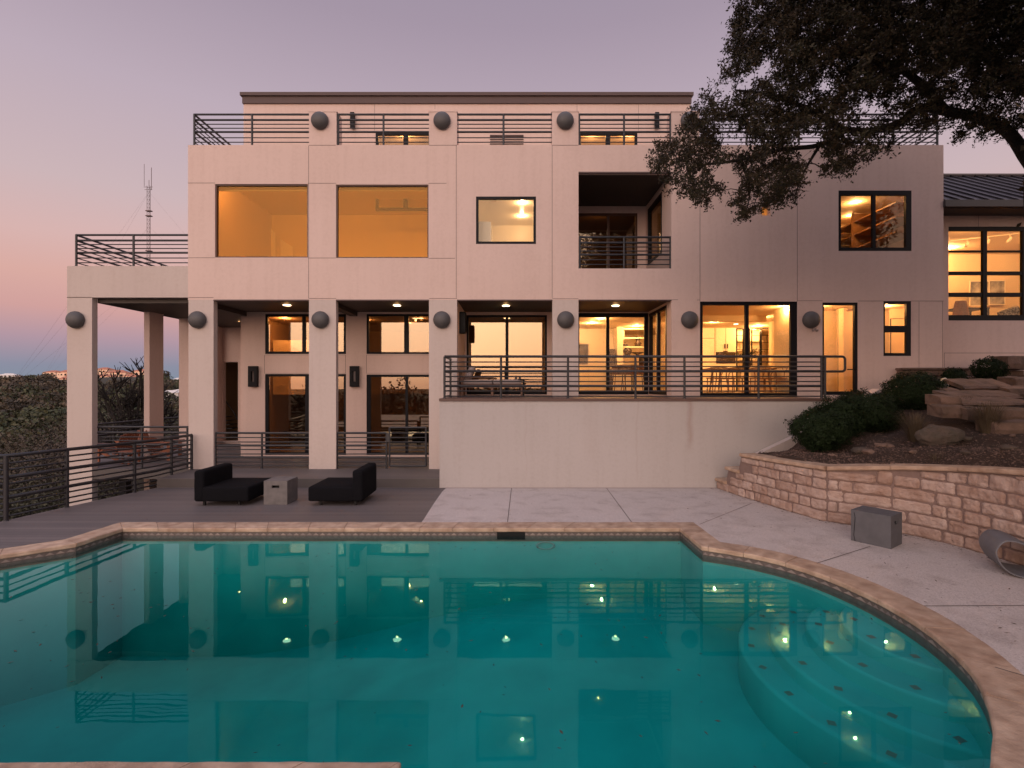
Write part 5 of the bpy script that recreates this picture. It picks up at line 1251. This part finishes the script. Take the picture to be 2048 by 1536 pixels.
ST = [(1926, 2030, 772, 11.6, .55, .09, 'topmost flat tread of the garden steps, long slab', .16), (1893, 1922, 780, 11.2, .4, .09, 'small flat stone left of the topmost garden tread', .1), (1902, 2042, 792, 10.8, .5, .07, 'second long flat tread of the garden steps', .12),
      (1881, 1922, 794, 10.0, .4, .20, 'square block at the left end of the garden steps', .06), (1926, 2070, 806, 10.15, .5, .06, 'third thin flat tread of the garden steps', .1),
      (1886, 1932, 813, 9.75, .4, .23, 'left block of the curved garden step riser', .05), (1933, 1975, 818, 9.6, .4, .21, 'middle block of the curved garden step riser', .05), (1976, 2075, 821, 9.35, .45, .20, 'right long block of the curved garden step riser', .05),
      (1990, 2080, 845, 9.0, .4, .22, 'lowest block of the garden steps at the right edge', .05), (2032, 2080, 757, 12.1, .5, .3, 'upright rough block above the garden steps at the right edge', .05), (2015, 2080, 712, 13.6, .5, .35, 'high rough block against the wing wall at the right edge', .02),
      (2020, 2100, 778, 11.3, .5, .2, 'block at the right end of the topmost tread', .08)]
for i, s in enumerate(ST): stone_step(s[0], s[1], s[2], s[3], s[4], s[5], s[6], s[7], i)
# low dry stone wall against the house
t = thing('dry_stone_wall', 'low dry stone wall against the house at the top of the garden', 'wall', (PX(1805, 13.9), 13.9, 2.4))
b = MB(); x = 0; L_ = PX(2050, 13.9)-PX(1805, 13.9); r2 = random.Random(4); n = 0
for row in range(3):
    x = 0
    while x < L_:
        l = r2.uniform(.3, .7); z0 = .16+row*.17; b.rbox(x, min(x+l-.02, L_), r2.uniform(-.03, .02), .3, z0, z0+.155, r=.025, n=2, j=.012); x += l
b.build('stones', M['slab'], t); b = MB(); b.rbox(-.05, L_+.05, -.06, .32, .67, .73, r=.015, n=2, j=.01); b.build('cap', M['slab'], t)
def bush(c, r_, nl, label, seed, m='bush', size=.05):
    cx, cy, cz = c; t = thing('bush', label, 'bush', (cx, cy, soil_z(cx, cy)-.02), 0, 'clipped dark green bushes'); base = Vector(t.location); rr = np.random.default_rng(seed)
    b = MB()
    for k in range(9): a = k*.7; e = Vector((math.cos(a)*r_[0]*.5, math.sin(a)*r_[1]*.5, cz-base.z+r_[2]*.2)); b.path([(0, 0, 0), e*.5+Vector((0, 0, .05)), e], [.02, .014, .006], 5)
    b.build('stems', M['bark'], t)
    d = rr.normal(size=(nl, 3)); d /= np.linalg.norm(d, axis=1)[:, None]; k = rr.uniform(.55, 1, nl)**.4
    lump = np.array([1 + .30*noise.noise(Vector(q)*2.2+Vector((seed, 0, 0))) + .20*noise.noise(Vector(q)*6+Vector((seed, 0, 0))) for q in d])
    p = d*(k*lump)[:, None]*np.array(r_) + np.array([0, 0, cz-base.z]); keep = p[:, 2] > .0; p = p[keep]
    leaf_mesh('foliage', p, rr.uniform(size*.6, size*1.2, len(p)), M[m], t, seed, .5, nrm=(d*k[:, None]**0)[keep])
bush((6.6, 10.7, 1.70), (.57, .55, .46), 15000, 'dark round bush lowest on the slope by the white wall', 1)
bush((7.35, 11.2, 1.9), (.52, .5, .48), 9000, 'dark bush squeezed between the two larger lower bushes', 5)
bush((8.05, 11.4, 2.0), (.68, .62, .48), 18000, 'wide dark bush in the middle of the slope below the narrow glass door', 2)
bush((9.55, 11.9, 2.45), (.62, .6, .50), 15000, 'dark bush highest on the slope near the security light', 3)
bush((12.6, 13.2, 3.05), (.38, .35, .33), 5000, 'loose shrub between the dry stone wall and the upper steps', 8); bush((11.5, 13.0, 2.85), (.26, .25, .24), 3000, 'small shrub left of the loose shrub above the garden steps', 9)
def tuft(x, y, h_, n, label, seed, spread=.35):
    rs = random.Random(seed); t = thing('grass_clump', label, 'grass', (x, y, soil_z(x, y)-.02), 0, 'dry ornamental grass clumps'); b = MB()
    for k in range(n):
        a = rs.uniform(0, 6.28); o = Vector((math.cos(a), math.sin(a), 0)); l = h_*rs.uniform(.5, 1.1); sp = rs.uniform(.1, 1)*spread; s = o*rs.uniform(0, .1); e = Vector((-o.y, o.x, 0))*.0035
        droop = rs.uniform(0, .5)
        p = [s, s+o*sp*.35+Vector((0, 0, l*.55)), s+o*sp*.8+Vector((0, 0, l*.9)), s+o*sp*1.3+Vector((0, 0, l*(1.0-droop*.5)))]
        vs = []; 
        for i, q in enumerate(p): w_ = e*(1-i/3.3); vs += [q-w_, q+w_]
        b.add(vs, ((0,1,3,2),(2,3,5,4),(4,5,7,6)))
    b.build('blades', M['grass'], t)
tuft(8.05, 10.0, .62, 420, 'dry grass clump left of the mossy boulder', 1, .42); tuft(8.75, 9.2, .62, 520, 'dry grass clump right of the mossy boulder', 2, .45); tuft(9.6, 10.6, .4, 160, 'small dry grass clump beside the garden steps', 3); tuft(7.3, 8.6, .16, 60, 'tiny grass sprout in the bed near the cap stones', 4, .1)
tuft_m = MB()
b = MB(); b.blob((0, 0, .1), .38, .27, .23, .28, 1.1, 30, 3); o = b.build('boulder', M['rock']); o.location = (7.85, 9.25, soil_z(7.85, 9.25)+.02); tag(o, 'large mossy grey boulder in the planting bed', 'boulder')
rs = random.Random(21); spots = [(1737, 907, 'long flat pale rock near the cap of the stone wall'), (1780, 893, 'pale wedge shaped rock in the middle of the bed'), (1665, 913, 'small pale rock at the left end of the bed'), (1720, 905, 'brown flat rock left of the long pale rock'), (1842, 883, 'upright brown rock below the boulder'), (1930, 908, 'broad brown slab rock near the wall cap at right'), (1935, 885, 'round brown rock below the right grass clump'), (1960, 845, 'small grey rock left of the lowest garden block'), (1826, 911, 'white flake rock just behind the wall cap'), (1763, 892, 'small white flake beside the wedge rock'), (2015, 905, 'brown rock at the far right of the bed'), (2025, 872, 'pale pebble below the lowest garden block')]
for i, (px, py, lab) in enumerate(spots):
    D = None
    for k in range(60, 130):
        D_ = k*.1
        x_, z_ = PX(px, D_), PZ(py, D_)
        if x_ > bedx(D_)+.05 and soil_z(x_, D_, False) >= z_: D = D_; break
    if D is None: D = 8.3
    x = PX(px, D); s = rs.uniform(.05, .10)*(1.6 if 'broad' in lab or 'long' in lab else 1)
    b = MB(); b.blob((0, 0, s*.25), s*1.3, s*.8, s*.5, .5, 1.5, 8, i*3+1); o = b.build('rock', M['rock'] if 'brown' in lab else M['slab']); o.location = (x, D, soil_z(x, D)); o.rotation_euler = (0, 0, rs.uniform(0, 3)); tag(o, lab, 'rock', 'loose rocks in the bed')
# mulch chips and gravel
b = MB(); rs = random.Random(5)
for k in range(15000):
    y = rs.uniform(5.5, 12.6); x = bedx(y) + abs(rs.gauss(0, 1.2)) + .02; s = rs.uniform(.008, .026) if rs.random() < .96 else rs.uniform(.026, .045); z = soil_z(x, y)
    a = rs.uniform(0, 6.28); d = Vector((math.cos(a), math.sin(a), rs.uniform(-.3, .3)))*s; e = Vector((-math.sin(a), math.cos(a), rs.uniform(-.3, .3)))*s*.5; p = Vector((x, y, z+.004)); u = Vector((0, 0, s*.6))
    b.add([p-d, p-e, p+d, p+e, p+u], ((0,1,4),(1,2,4),(2,3,4),(3,0,4)))
o = b.build('mulch_chips', mat('mulch_chip', (.05, .03, .022), .95, isl=.0)); o.data.materials[0] = mat('mulch_chip_mix', (.035, .022, .018), .95, isl=1.0, col2=(.16, .10, .08)); tag(o, 'bark chips and gravel strewn over the planting bed', 'mulch', kind='stuff')
t = thing('security_light', 'small white twin security light on the ground behind the highest bush', 'light', (PX(1884, 12.4), 12.4, soil_z(PX(1884, 12.4), 12.4)+.1))
zt_ = PZ(763, 12.4)-t.location.z
b = MB(); b.tube((0, 0, -.2), (0, 0, zt_), .015); b.build('stake', M['white'], t)
for k in range(2):
    b = MB(); b.lathe([(0.001, -.05), (.05, -.05), (.055, .05), (.03, .05), (0.001, .04)], 14, Matrix.Rotation(R(80), 4, 'X'), (.0+.03*k, -.05, zt_+.03-.13*k)); b.build('lamp_head', M['white'], t)

# ================================================================ OAK
oak = thing('oak_tree', 'large spreading live oak overhanging the patio from the right', 'tree', (10.3, 8.6, 1.9)); ob = Vector(oak.location)
def lo(p): return Vector(p)-ob
b = MB()
trunk = [(10.3, 8.6, 1.7), (10.2, 8.7, 3.2), (10.0, 8.8, 4.6), (9.95, 8.9, 5.8), (10.2, 8.6, 7.2), (10.4, 8.0, 9), (10.2, 7, 11)]
b.path([lo(p) for p in trunk], [.42, .34, .30, .28, .24, .17, .07], 14)
def PD(px, py, D): return tuple(P(px, py, D))
limbs = []
def limb(pts, r0, r1): limbs.append([Vector(p) for p in pts]); n = len(pts); b.path([lo(p) for p in pts], [r0+(r1-r0)*k/(n-1) for k in range(n)], 10)
sp = lambda pts, n=4: [tuple(q) for q in cat3(pts, n)]
def cat3(pts, n):
    pts = [Vector(p) for p in pts]; out = []
    for i in range(len(pts)-1):
        p0, p1, p2, p3 = pts[max(i-1, 0)], pts[i], pts[i+1], pts[min(i+2, len(pts)-1)]
        for k in range(n):
            t = k/n; out.append(.5*((2*p1) + (-p0+p2)*t + (2*p0-5*p1+4*p2-p3)*t*t + (-p0+3*p1-3*p2+p3)*t**3))
    out.append(pts[-1]); return out
limb(sp([(9.95, 8.9, 5.7), PD(2062, 330, 8.9), PD(2020, 268, 8.8), PD(1965, 238, 8.7), PD(1890, 222, 8.6), PD(1840, 216, 8.5), PD(1800, 245, 8.5), PD(1740, 262, 8.5), PD(1690, 262, 8.6), PD(1640, 290, 8.7), PD(1560, 300, 8.9), PD(1480, 320, 9.0), PD(1400, 330, 9.1)]), .105, .02)
limb(sp([(10.2, 8.6, 7.0), PD(2000, 130, 8.4), PD(1900, 60, 8.2), PD(1780, 10, 8.0), PD(1650, -20, 8.0), PD(1540, 30, 8.2), PD(1490, 90, 8.3)]), .09, .018)
limb(sp([(10.3, 8.2, 8.2), PD(1960, -60, 8.0), PD(1800, -160, 7.6), PD(1640, -230, 7.4)]), .14, .03)
limb(sp([PD(1690, 262, 8.6), PD(1620, 220, 8.8), PD(1540, 190, 9.2), PD(1470, 180, 9.5)]), .06, .015); limb(sp([PD(1640, 290, 8.7), PD(1610, 340, 8.8), PD(1590, 390, 8.9)]), .03, .008)
limb(sp([PD(1480, 320, 9.0), PD(1500, 380, 9.0), PD(1490, 430, 8.9)]), .02, .006); limb(sp([PD(1890, 222, 8.6), PD(1820, 150, 8.9), PD(1730, 110, 9.3), PD(1640, 120, 9.6)]), .08, .02)
limb(sp([(9.98, 8.85, 6.9), (9.55, 8.9, 6.9), PD(2060, 350, 8.95), PD(2056, 440, 8.95)]), .11, .05)
limb(sp([(10.2, 8.6, 7.2), (11.5, 7.8, 8.2), (13, 7, 8.8), (14.5, 6, 8.8)]), .17, .03); limb(sp([(10.1, 8.7, 6), (10.6, 7, 7), (10.8, 5, 7.6), (10.6, 3, 7.6)]), .17, .03); limb(sp([(10.4, 8, 9), (9, 6, 10.2), (7.6, 4.5, 10.6)]), .13, .03)
limb(sp([(10.2, 7, 10.8), (12, 6, 12), (13, 5, 12.4)]), .08, .02)
for k, (x, y) in enumerate(((12.2, 9.8), )): limb(sp([(10.3, 8.5, 5.2), (11.4, 9.3, 6.8), (x, y, 8), (13.4, 10.4, 8.8)]), .15, .03)
allp = [p for l in limbs for p in l]
rs = random.Random(77); g_ = np.random.default_rng(77)
topc = [(1290, 318), (1310, 290), (1340, 268), (1372, 238), (1400, 195), (1425, 175), (1450, 125), (1462, 60), (1470, 20), (1476, -40), (1520, -140), (1650, -330), (1900, -500), (2700, -520)]
botc = [(1290, 322), (1305, 345), (1345, 385), (1380, 400), (1420, 425), (1450, 445), (1480, 452), (1510, 425), (1560, 415), (1590, 400), (1615, 350), (1650, 348), (1700, 350), (1730, 318), (1780, 308), (1820, 300), (1850, 262), (1900, 258), (1940, 300), (1970, 318), (2010, 295), (2048, 250), (2200, 260), (2700, 300)]
def ev(c, x):
    for (a, ya), (d, yd) in zip(c[:-1], c[1:]):
        if a <= x <= d: return ya+(yd-ya)*(x-a)/(d-a)
    return c[-1][1]
clusters = []; tries = 0
while len(clusters) < 7000 and tries < 160000:
    tries += 1
    px = rs.uniform(1292, 2300); py = rs.uniform(-520, 460)
    t_, b_ = ev(topc, px), ev(botc, px)
    m_ = 9
    if not (t_+m_ < py < b_-m_): continue
    # holes seen against the sky
    D = rs.gauss(8.8, .75) + (.5 if px < 1500 else 0)
    q = noise.noise(Vector((px*.012, py*.016, 2)))
    if q < -.27 and py > 60: continue
    if py > 180 and px > 1700 and rs.random() < .40: continue
    if py < -100 and rs.random() < .4: continue
    clusters.append(P(px, py, D))
# denser mass in the upper right
k = 0
while k < 900:
    px = rs.uniform(1560, 2120); py = rs.uniform(-80, 200-(2048-px)*.08)
    if py < ev(topc, px)+20: continue
    clusters.append(P(px, py, rs.gauss(8.6, .9))); k += 1
nview = len(clusters)
tw = MB(); cen = []; siz = []
AP = np.array([tuple(p) for p in allp]); CL = np.array([tuple(c) for c in clusters])
dl = np.array([((AP-c)**2).sum(1).min() for c in CL]); order = np.argsort(dl)
nodes = np.zeros((len(AP)+len(CL), 3)); nodes[:len(AP)] = AP; nn_ = len(AP); rad = np.full(len(nodes), .014)
for oi in order:                                           # each twig springs from the nearest wood already there
    c = clusters[oi]; i = int(((nodes[:nn_]-np.array(c))**2).sum(1).argmin()); a = Vector(nodes[i])
    L_ = (c-a).length; r0 = max(.0035, min(.016, rad[i]*.85)); mid = a.lerp(c, .5)+Vector((rs.gauss(0, .12), rs.gauss(0, .12), rs.gauss(.04, .12)))*L_
    tw.path([lo(a), lo(mid), lo(c)], [r0, r0*.85, r0*.7], 4, False); nodes[nn_] = np.array(c); rad[nn_] = r0*.75; nn_ += 1
for c in clusters:
    dr = Vector((rs.gauss(0, 1), rs.gauss(0, 1), rs.gauss(-.2, .7))).normalized()
    for s in range(3):
        dd = (dr+Vector((rs.gauss(0, .7), rs.gauss(0, .7), rs.gauss(-.1, .6)))).normalized()*rs.uniform(.10, .24)
        tw.path([lo(c), lo(c+dd)], [.003, .0015], 3, False)
        for q in range(15): f = rs.uniform(.15, 1.1); cen.append(tuple(lo(c+dd*f)+Vector((rs.gauss(0, .022), rs.gauss(0, .022), rs.gauss(0, .022))))); siz.append(rs.uniform(.034, .066))
# unseen rest of the crown, spread over pool and garden to shade the right facade
out = []
while len(out) < 3000:
    x, y, z = rs.uniform(2.5, 17), rs.uniform(-2.5, 11.5), rs.uniform(5.2, 14)
    if y < .5:
        if ((x-9.6)/6.8)**2+((y-5)/8)**2+((z-9.2)/4.6)**2 < 1: out.append(Vector((x, y, z)))
        continue

    px = CX+F*x/y; py = YH-F*(z-H)/y
    if px < 2120 and py > -90: continue
    if py > -160 and px < 2100: continue
    e = ((x-9.6)/6.8)**2+((y-5)/6)**2+((z-9.2)/4.6)**2
    if e > 1: continue
    out.append(Vector((x, y, z)))
for c in out:
    for q in range(28): cen.append(tuple(lo(c)+Vector((rs.gauss(0, .24), rs.gauss(0, .24), rs.gauss(0, .18))))); siz.append(rs.uniform(.12, .18))
b.build('trunk', M['bark'], oak); tw.build('twigs', M['bark'], oak); leaf_mesh('foliage', cen, siz, M['leaf'], oak, 9, .5)

# a second oak on the slope behind and right of the camera: mirrored in the study window and shading the right half of the house
oak2 = thing('oak_tree', 'live oak standing right of the camera, seen mirrored in the upper right window', 'tree', (14.5, -3.0, 1.5))
b = MB(); cen = []; siz = []; b.path([(0, 0, -.5), (-.3, 0, 2), (-.2, .3, 4.5), (.2, .2, 7)], [.4, .32, .22, .08], 12)
for k in range(22):
    a = k*2.4; rr = rs.uniform(2.5, 6); e = Vector((math.cos(a)*rr*1.1-1, math.sin(a)*rr, rs.uniform(2.6, 8.5))); s = Vector((-.2, .2, rs.uniform(1.8, 4.6))); m_ = s.lerp(e, .5)+Vector((0, 0, .6)); b.path([s, m_, e], [.1, .06, .015], 6, False)
    for q in range(80):
        c = s.lerp(e, rs.uniform(.4, 1.1))+Vector((rs.gauss(0, .8), rs.gauss(0, .8), rs.gauss(0, .7)))
        for j in range(26): cen.append(tuple(c+Vector((rs.gauss(0, .2), rs.gauss(0, .2), rs.gauss(0, .15))))); siz.append(rs.uniform(.09, .15))
b.build('trunk', M['bark'], oak2); leaf_mesh('foliage', cen, siz, M['leaf'], oak2, 19, .5)

# ================================================================ TREES AND HOUSES ON THE LEFT, TREES BEHIND THE CAMERA
def tree(x, y, zb, h_, r_, nl, ls, label, seed, m, bare=False, group='trees below the terrace'):
    rs = random.Random(seed); t = thing('tree', label, 'tree', (x, y, zb), 0, group); b = MB()
    b.path([(0, 0, 0), (rs.gauss(0, .2), rs.gauss(0, .2), h_*.45), (rs.gauss(0, .3), rs.gauss(0, .3), h_*.75)], [h_*.028, h_*.018, h_*.008], 7)
    cen = []; tips = []
    for k in range(26 if not bare else 60):
        a = rs.uniform(0, 6.28); rr = r_*math.sqrt(rs.random()); zz = h_*(.45+.5*(rs.random()**(.5 if bare else 1))*(1-(.2 if bare else .5)*(rr/r_)**2)); e = Vector((math.cos(a)*rr, math.sin(a)*rr, zz)); s = Vector((0, 0, h_*rs.uniform(.25, .6)))
        mid = s.lerp(e, .55)+Vector((rs.gauss(0, .15), rs.gauss(0, .15), rs.uniform(0, .3))); b.path([s, mid, e], [h_*.008, h_*.005, h_*(.0025 if bare else .0015)], 4, False); tips.append(e)
        for j in range(5 if bare else 2):
            f = mid.lerp(e, rs.uniform(.2, .95)); g2 = f+Vector((rs.gauss(0, .35), rs.gauss(0, .35), rs.uniform(.1, .7))); b.path([f, g2], [h_*(.0032 if bare else .003), h_*(.0018 if bare else .0012)], 3, False); tips.append(g2)
            if bare:
                for jj in range(3): g3 = g2+Vector((rs.gauss(0, .2), rs.gauss(0, .2), rs.uniform(.0, .4))); b.path([f.lerp(g2, .6), g3], [h_*.0018, h_*.0011], 3, False)
    b.build('trunk', M['bark'], t)
    nm_ = []
    for k in range(nl):
        e = tips[rs.randrange(len(tips))]; q = r_*.13; nm_.append((e.x*.5+rs.gauss(0, .6), e.y*.5+rs.gauss(0, .6), r_*.5)); cen.append((e.x+rs.gauss(0, q), e.y+rs.gauss(0, q), e.z+rs.gauss(0, q*.8)))
    if nl: leaf_mesh('crown', cen, np.random.default_rng(seed).uniform(ls*.6, ls*1.2, len(cen)), m, t, seed, .55, nrm=np.array(nm_)/np.linalg.norm(np.array(nm_), axis=1)[:, None])
br = mat('brown_foliage', (.032, .024, .017), .8, .8, .5, isl=.4, col2=(.085, .058, .038), detail=2); ol = mat('olive_foliage', (.022, .026, .013), .8, .8, .5, isl=.4, col2=(.07, .064, .034), detail=2)
NT = [(10, 860, 24, 5.0, ol), (70, 875, 21, 4.2, br), (118, 850, 30, 5, br), (215, 800, 29, 5, br), (262, 775, 33, 6, br), (320, 790, 31, 5, ol), (345, 765, 44, 7, ol), (225, 775, 45, 7, br), (160, 830, 27, 5, br), (40, 820, 38, 6, ol), (95, 800, 48, 7, br), (295, 850, 24, 3.6, ol), (230, 900, 21, 3, ol), (120, 960, 16.5, 2.4, ol), (350, 880, 25, 3.5, br), (190, 785, 55, 7, br), (-40, 850, 30, 6, ol), (10, 960, 15, 2.6, ol)]
words = ['nearest the frame edge below the deck railing', 'in front of the corner column at mid height', 'just left of the corner column', 'between the corner and rear columns, broad', 'tall behind the rear column', 'between the rear column and the house', 'far behind the house corner', 'far between the left columns', 'hidden low behind the corner column', 'upper left beyond the deck railing', 'far left of the corner column near the ridge', 'low right of the rear column', 'low under the terrace railing', 'close beside the second deck railing post', 'low near the house corner', 'distant and high right of the corner column', 'past the left frame edge', 'low and close behind the first deck railing post']
for i, (px, py, D, r_, m_) in enumerate(NT):
    x = PX(px, D); zt = PZ(py, D); zb = hill_z(x, D); h_ = max(3, zt-zb)
    tree(x, D, zb, h_, r_, 5200 if D > 20 else 6000, .17 if D > 25 else .11, ('brown' if m_ is br else 'olive green') + ' dense tree ' + words[i], 100+i, m_)
tree(PX(268, 30), 30, hill_z(PX(268, 30), 30), PZ(698, 30)-hill_z(PX(268, 30), 30), 2.2, 260, .08, 'bare leafless tree rising above the ridge between the left columns', 55, br, True)
FH = [(12, 748, 400, 9, 3, 'pale house at the far left end of the skyline'), (98, 742, 420, 10, 3.2, 'red roofed house on the skyline left of the corner column'), (126, 741, 400, 9, 4, 'red roofed villa on the skyline touching the corner column'), (128, 754, 360, 7, 3.5, 'orange roofed villa just below the skyline by the corner column'), (202, 736, 420, 9, 3.5, 'villa on the skyline right beside the corner column'), (232, 741, 400, 11, 4.5, 'bright large villa on the skyline between the columns'), (203, 750, 370, 11, 2.8, 'long low villa below the skyline beside the corner column'), (222, 757, 350, 8, 4, 'terraced villa lower on the ridge between the columns'), (246, 756, 350, 7, 2.6, 'small villa right of the terraced villa'), (276, 739, 410, 11, 4, 'red roofed villa on the skyline left of the rear column'), (256, 750, 380, 6, 2.6, 'small cottage among trees mid ridge'), (268, 751, 375, 7, 3, 'cottage right of the small mid ridge cottage'), (354, 757, 380, 7, 4, 'white house on the skyline by the house corner'), (336, 782, 210, 6, 2.0, 'pale building in the trees right of the rear column, left one'), (349, 780, 215, 8, 2.2, 'pale building in the trees right of the rear column, right one')]
# far wooded hillside
rs = random.Random(9); g_ = np.random.default_rng(10); cl = [[], []]; sz = [[], []]; nr = [[], []]; hb = mat('far_oak', (.03, .026, .017), .8, .9, .11, isl=.2, col2=(.12, .085, .052), detail=2)
n = 0
while n < 1900:
    a = -rs.uniform(.50, .98); r_ = 52 + 390*rs.random()**.75; x, y = r_*math.sin(a), r_*math.cos(a)
    zb = hill_z(x, y); cr = rs.uniform(2.4, 4.6); hh = rs.uniform(1.2, 2.4) if r_ > 350 else rs.uniform(2, 6); cpx = CX+F*x/y; cpy = YH-F*(zb+hh+cr*.4-H)/y
    if any(y < q[2]+2 and abs(cpx-q[0]) < F*(q[3]*.7+cr)/q[2] and cpy < q[1]+F*q[4]*.12/q[2] for q in FH): n += 1; continue
    k = 260 if r_ < 140 else 110
    d = g_.normal(size=(k, 3)); d /= np.linalg.norm(d, axis=1)[:, None]; p = d*g_.uniform(.65, 1.0, k)[:, None]*np.array([cr, cr, cr*.75])+np.array([x, y, zb+hh-cr*.3]); w_ = 0 if noise.noise(Vector((x*.02, y*.02, 0)))+rs.gauss(0, .3) > 0 else 1
    cl[w_].append(p); nr[w_].append(d); sz[w_].append(np.full(k, .7 if r_ < 140 else 1.1)*g_.uniform(.6, 1.2, k)); n += 1
for w_, nm, lab in ((0, 'hillside_wood', 'brown oak wood covering the far hillside'), (1, 'hillside_wood', 'dark green juniper wood covering the far hillside')):
    o = leaf_mesh(nm, np.concatenate(cl[w_]), np.concatenate(sz[w_]), (hb, mat('juniper', (.018, .032, .012), .8, .9, .11, isl=.2, col2=(.085, .08, .035), detail=2))[w_], None, 3+w_, .8, nrm=np.concatenate(nr[w_])); tag(o, lab, 'wood', kind='stuff')
# wood behind the camera: its line shows in the glass
cl = []; sz = []
for k in range(900):
    a = rs.uniform(math.pi/2, 3*math.pi/2); r_ = rs.uniform(60, 150); x, y = r_*math.sin(a), r_*math.cos(a)
    zb = hill_z(x, y); cr = rs.uniform(2.5, 4.5); topz = rs.gauss(-1, 2.2); kk = 60
    d = g_.normal(size=(kk, 3)); d /= np.linalg.norm(d, axis=1)[:, None]; cl.append(d*g_.uniform(.6, 1, kk)[:, None]*cr+np.array([x, y, topz-cr])); sz.append(np.full(kk, .9))
o = leaf_mesh('valley_wood', np.concatenate(cl), np.concatenate(sz), br, None, 8, .8); tag(o, 'belt of dark trees on the slope behind the pool', 'wood', kind='stuff')
# far houses along the ridge
wl = mat('far_wall', (.85, .58, .42), .9); rfm = mat('far_roof', (.42, .17, .11), .9); wl2 = mat('far_white', (.7, .66, .62), .9)
for i, (px, py, D, w_, h_, lab) in enumerate(FH):
    w_ *= 1.25; h_ *= 1.3; x, z = PX(px, D), PZ(py-1.5, D); t = thing('villa', lab, 'house', (x, D, z-h_), rnd.uniform(-.3, .3), 'villas on the far ridge'); b = MB()
    b.box(-w_/2, w_/2, 0, w_*.7, -4, h_*.6); b.box(-w_*.2, w_*.28, -1.2, 0, -4, h_*.45); b.build('wall', wl if i < 12 and i else wl2, t)
    b = MB(); b.add([(-w_/2-.4, -.4, h_*.6), (w_/2+.4, -.4, h_*.6), (w_/2+.4, w_*.7+.4, h_*.6), (-w_/2-.4, w_*.7+.4, h_*.6), (-w_*.2, w_*.35, h_), (w_*.2, w_*.35, h_)], ((0,1,5,4),(1,2,5),(2,3,4,5),(3,0,4))); b.build('roof', rfm if i < 12 and i else wl2, t)
    b = MB()
    for k in range(3): xx = -w_*.36+w_*.3*k; b.box(xx, xx+w_*.12, -.06 if not (-w_*.22 < xx+.1 < w_*.28) else -1.26, -.0 if not (-w_*.22 < xx+.1 < w_*.28) else -1.2, h_*.12, h_*.36)
    b.build('windows', M['frame'], t)
# radio mast with guy wires
DM = 250; mx_ = PX(298, DM); mz = hill_z(mx_, DM); t = thing('radio_mast', 'tall lattice radio mast with antennas rising behind the left terrace', 'mast', (mx_, DM, mz)); top = PZ(372, DM)-mz; b = MB(); w_ = .85
leg = [(w_*math.cos(a), w_*math.sin(a)) for a in (R(90), R(210), R(330))]
for x, y in leg: b.tube((x, y, 0), (x, y, top), .09, 4)
k = 0; z = 0
while z < top-2:
    for i in range(3):
        a, c = leg[i], leg[(i+1) % 3]; b.tube((a[0], a[1], z), (c[0], c[1], z+2), .05, 3); b.tube((a[0], a[1], z+2), (c[0], c[1], z+2), .05, 3)
    z += 2
b.build('lattice', M['tower'], t)
b = MB(); b.tube((-2.4, 0, top), (-2.4, 0, PZ(328, DM)-mz), .10, 5); b.tube((1.2, 0, top-2), (1.2, 0, PZ(335, DM)-mz), .13, 5); b.tube((0, 0, top), (0, 0, top+3), .12, 5); b.tube((-2.6, 0, top-.5), (1.8, 0, top-.5), .12, 5); b.tube((-2.2, 0, top-1.8), (1.6, 0, top-1.8), .1, 5); b.build('antenna', M['tower'], t)
for q in (422, 432, 502): b = MB(); z = PZ(q, DM)-mz; b.box(-1.3, 1.3, -.8, .8, z-.2, z+.2); b.build('platform', M['tower'], t)
b = MB()
for hq in (.55, .8, .97):
    for dx, dy in ((-75, 20), (75, 20), (10, -80)): b.tube((0, 0, top*hq), (dx, dy, 0), .02, 3)
b.build('guy_wires', M['tower'], t)
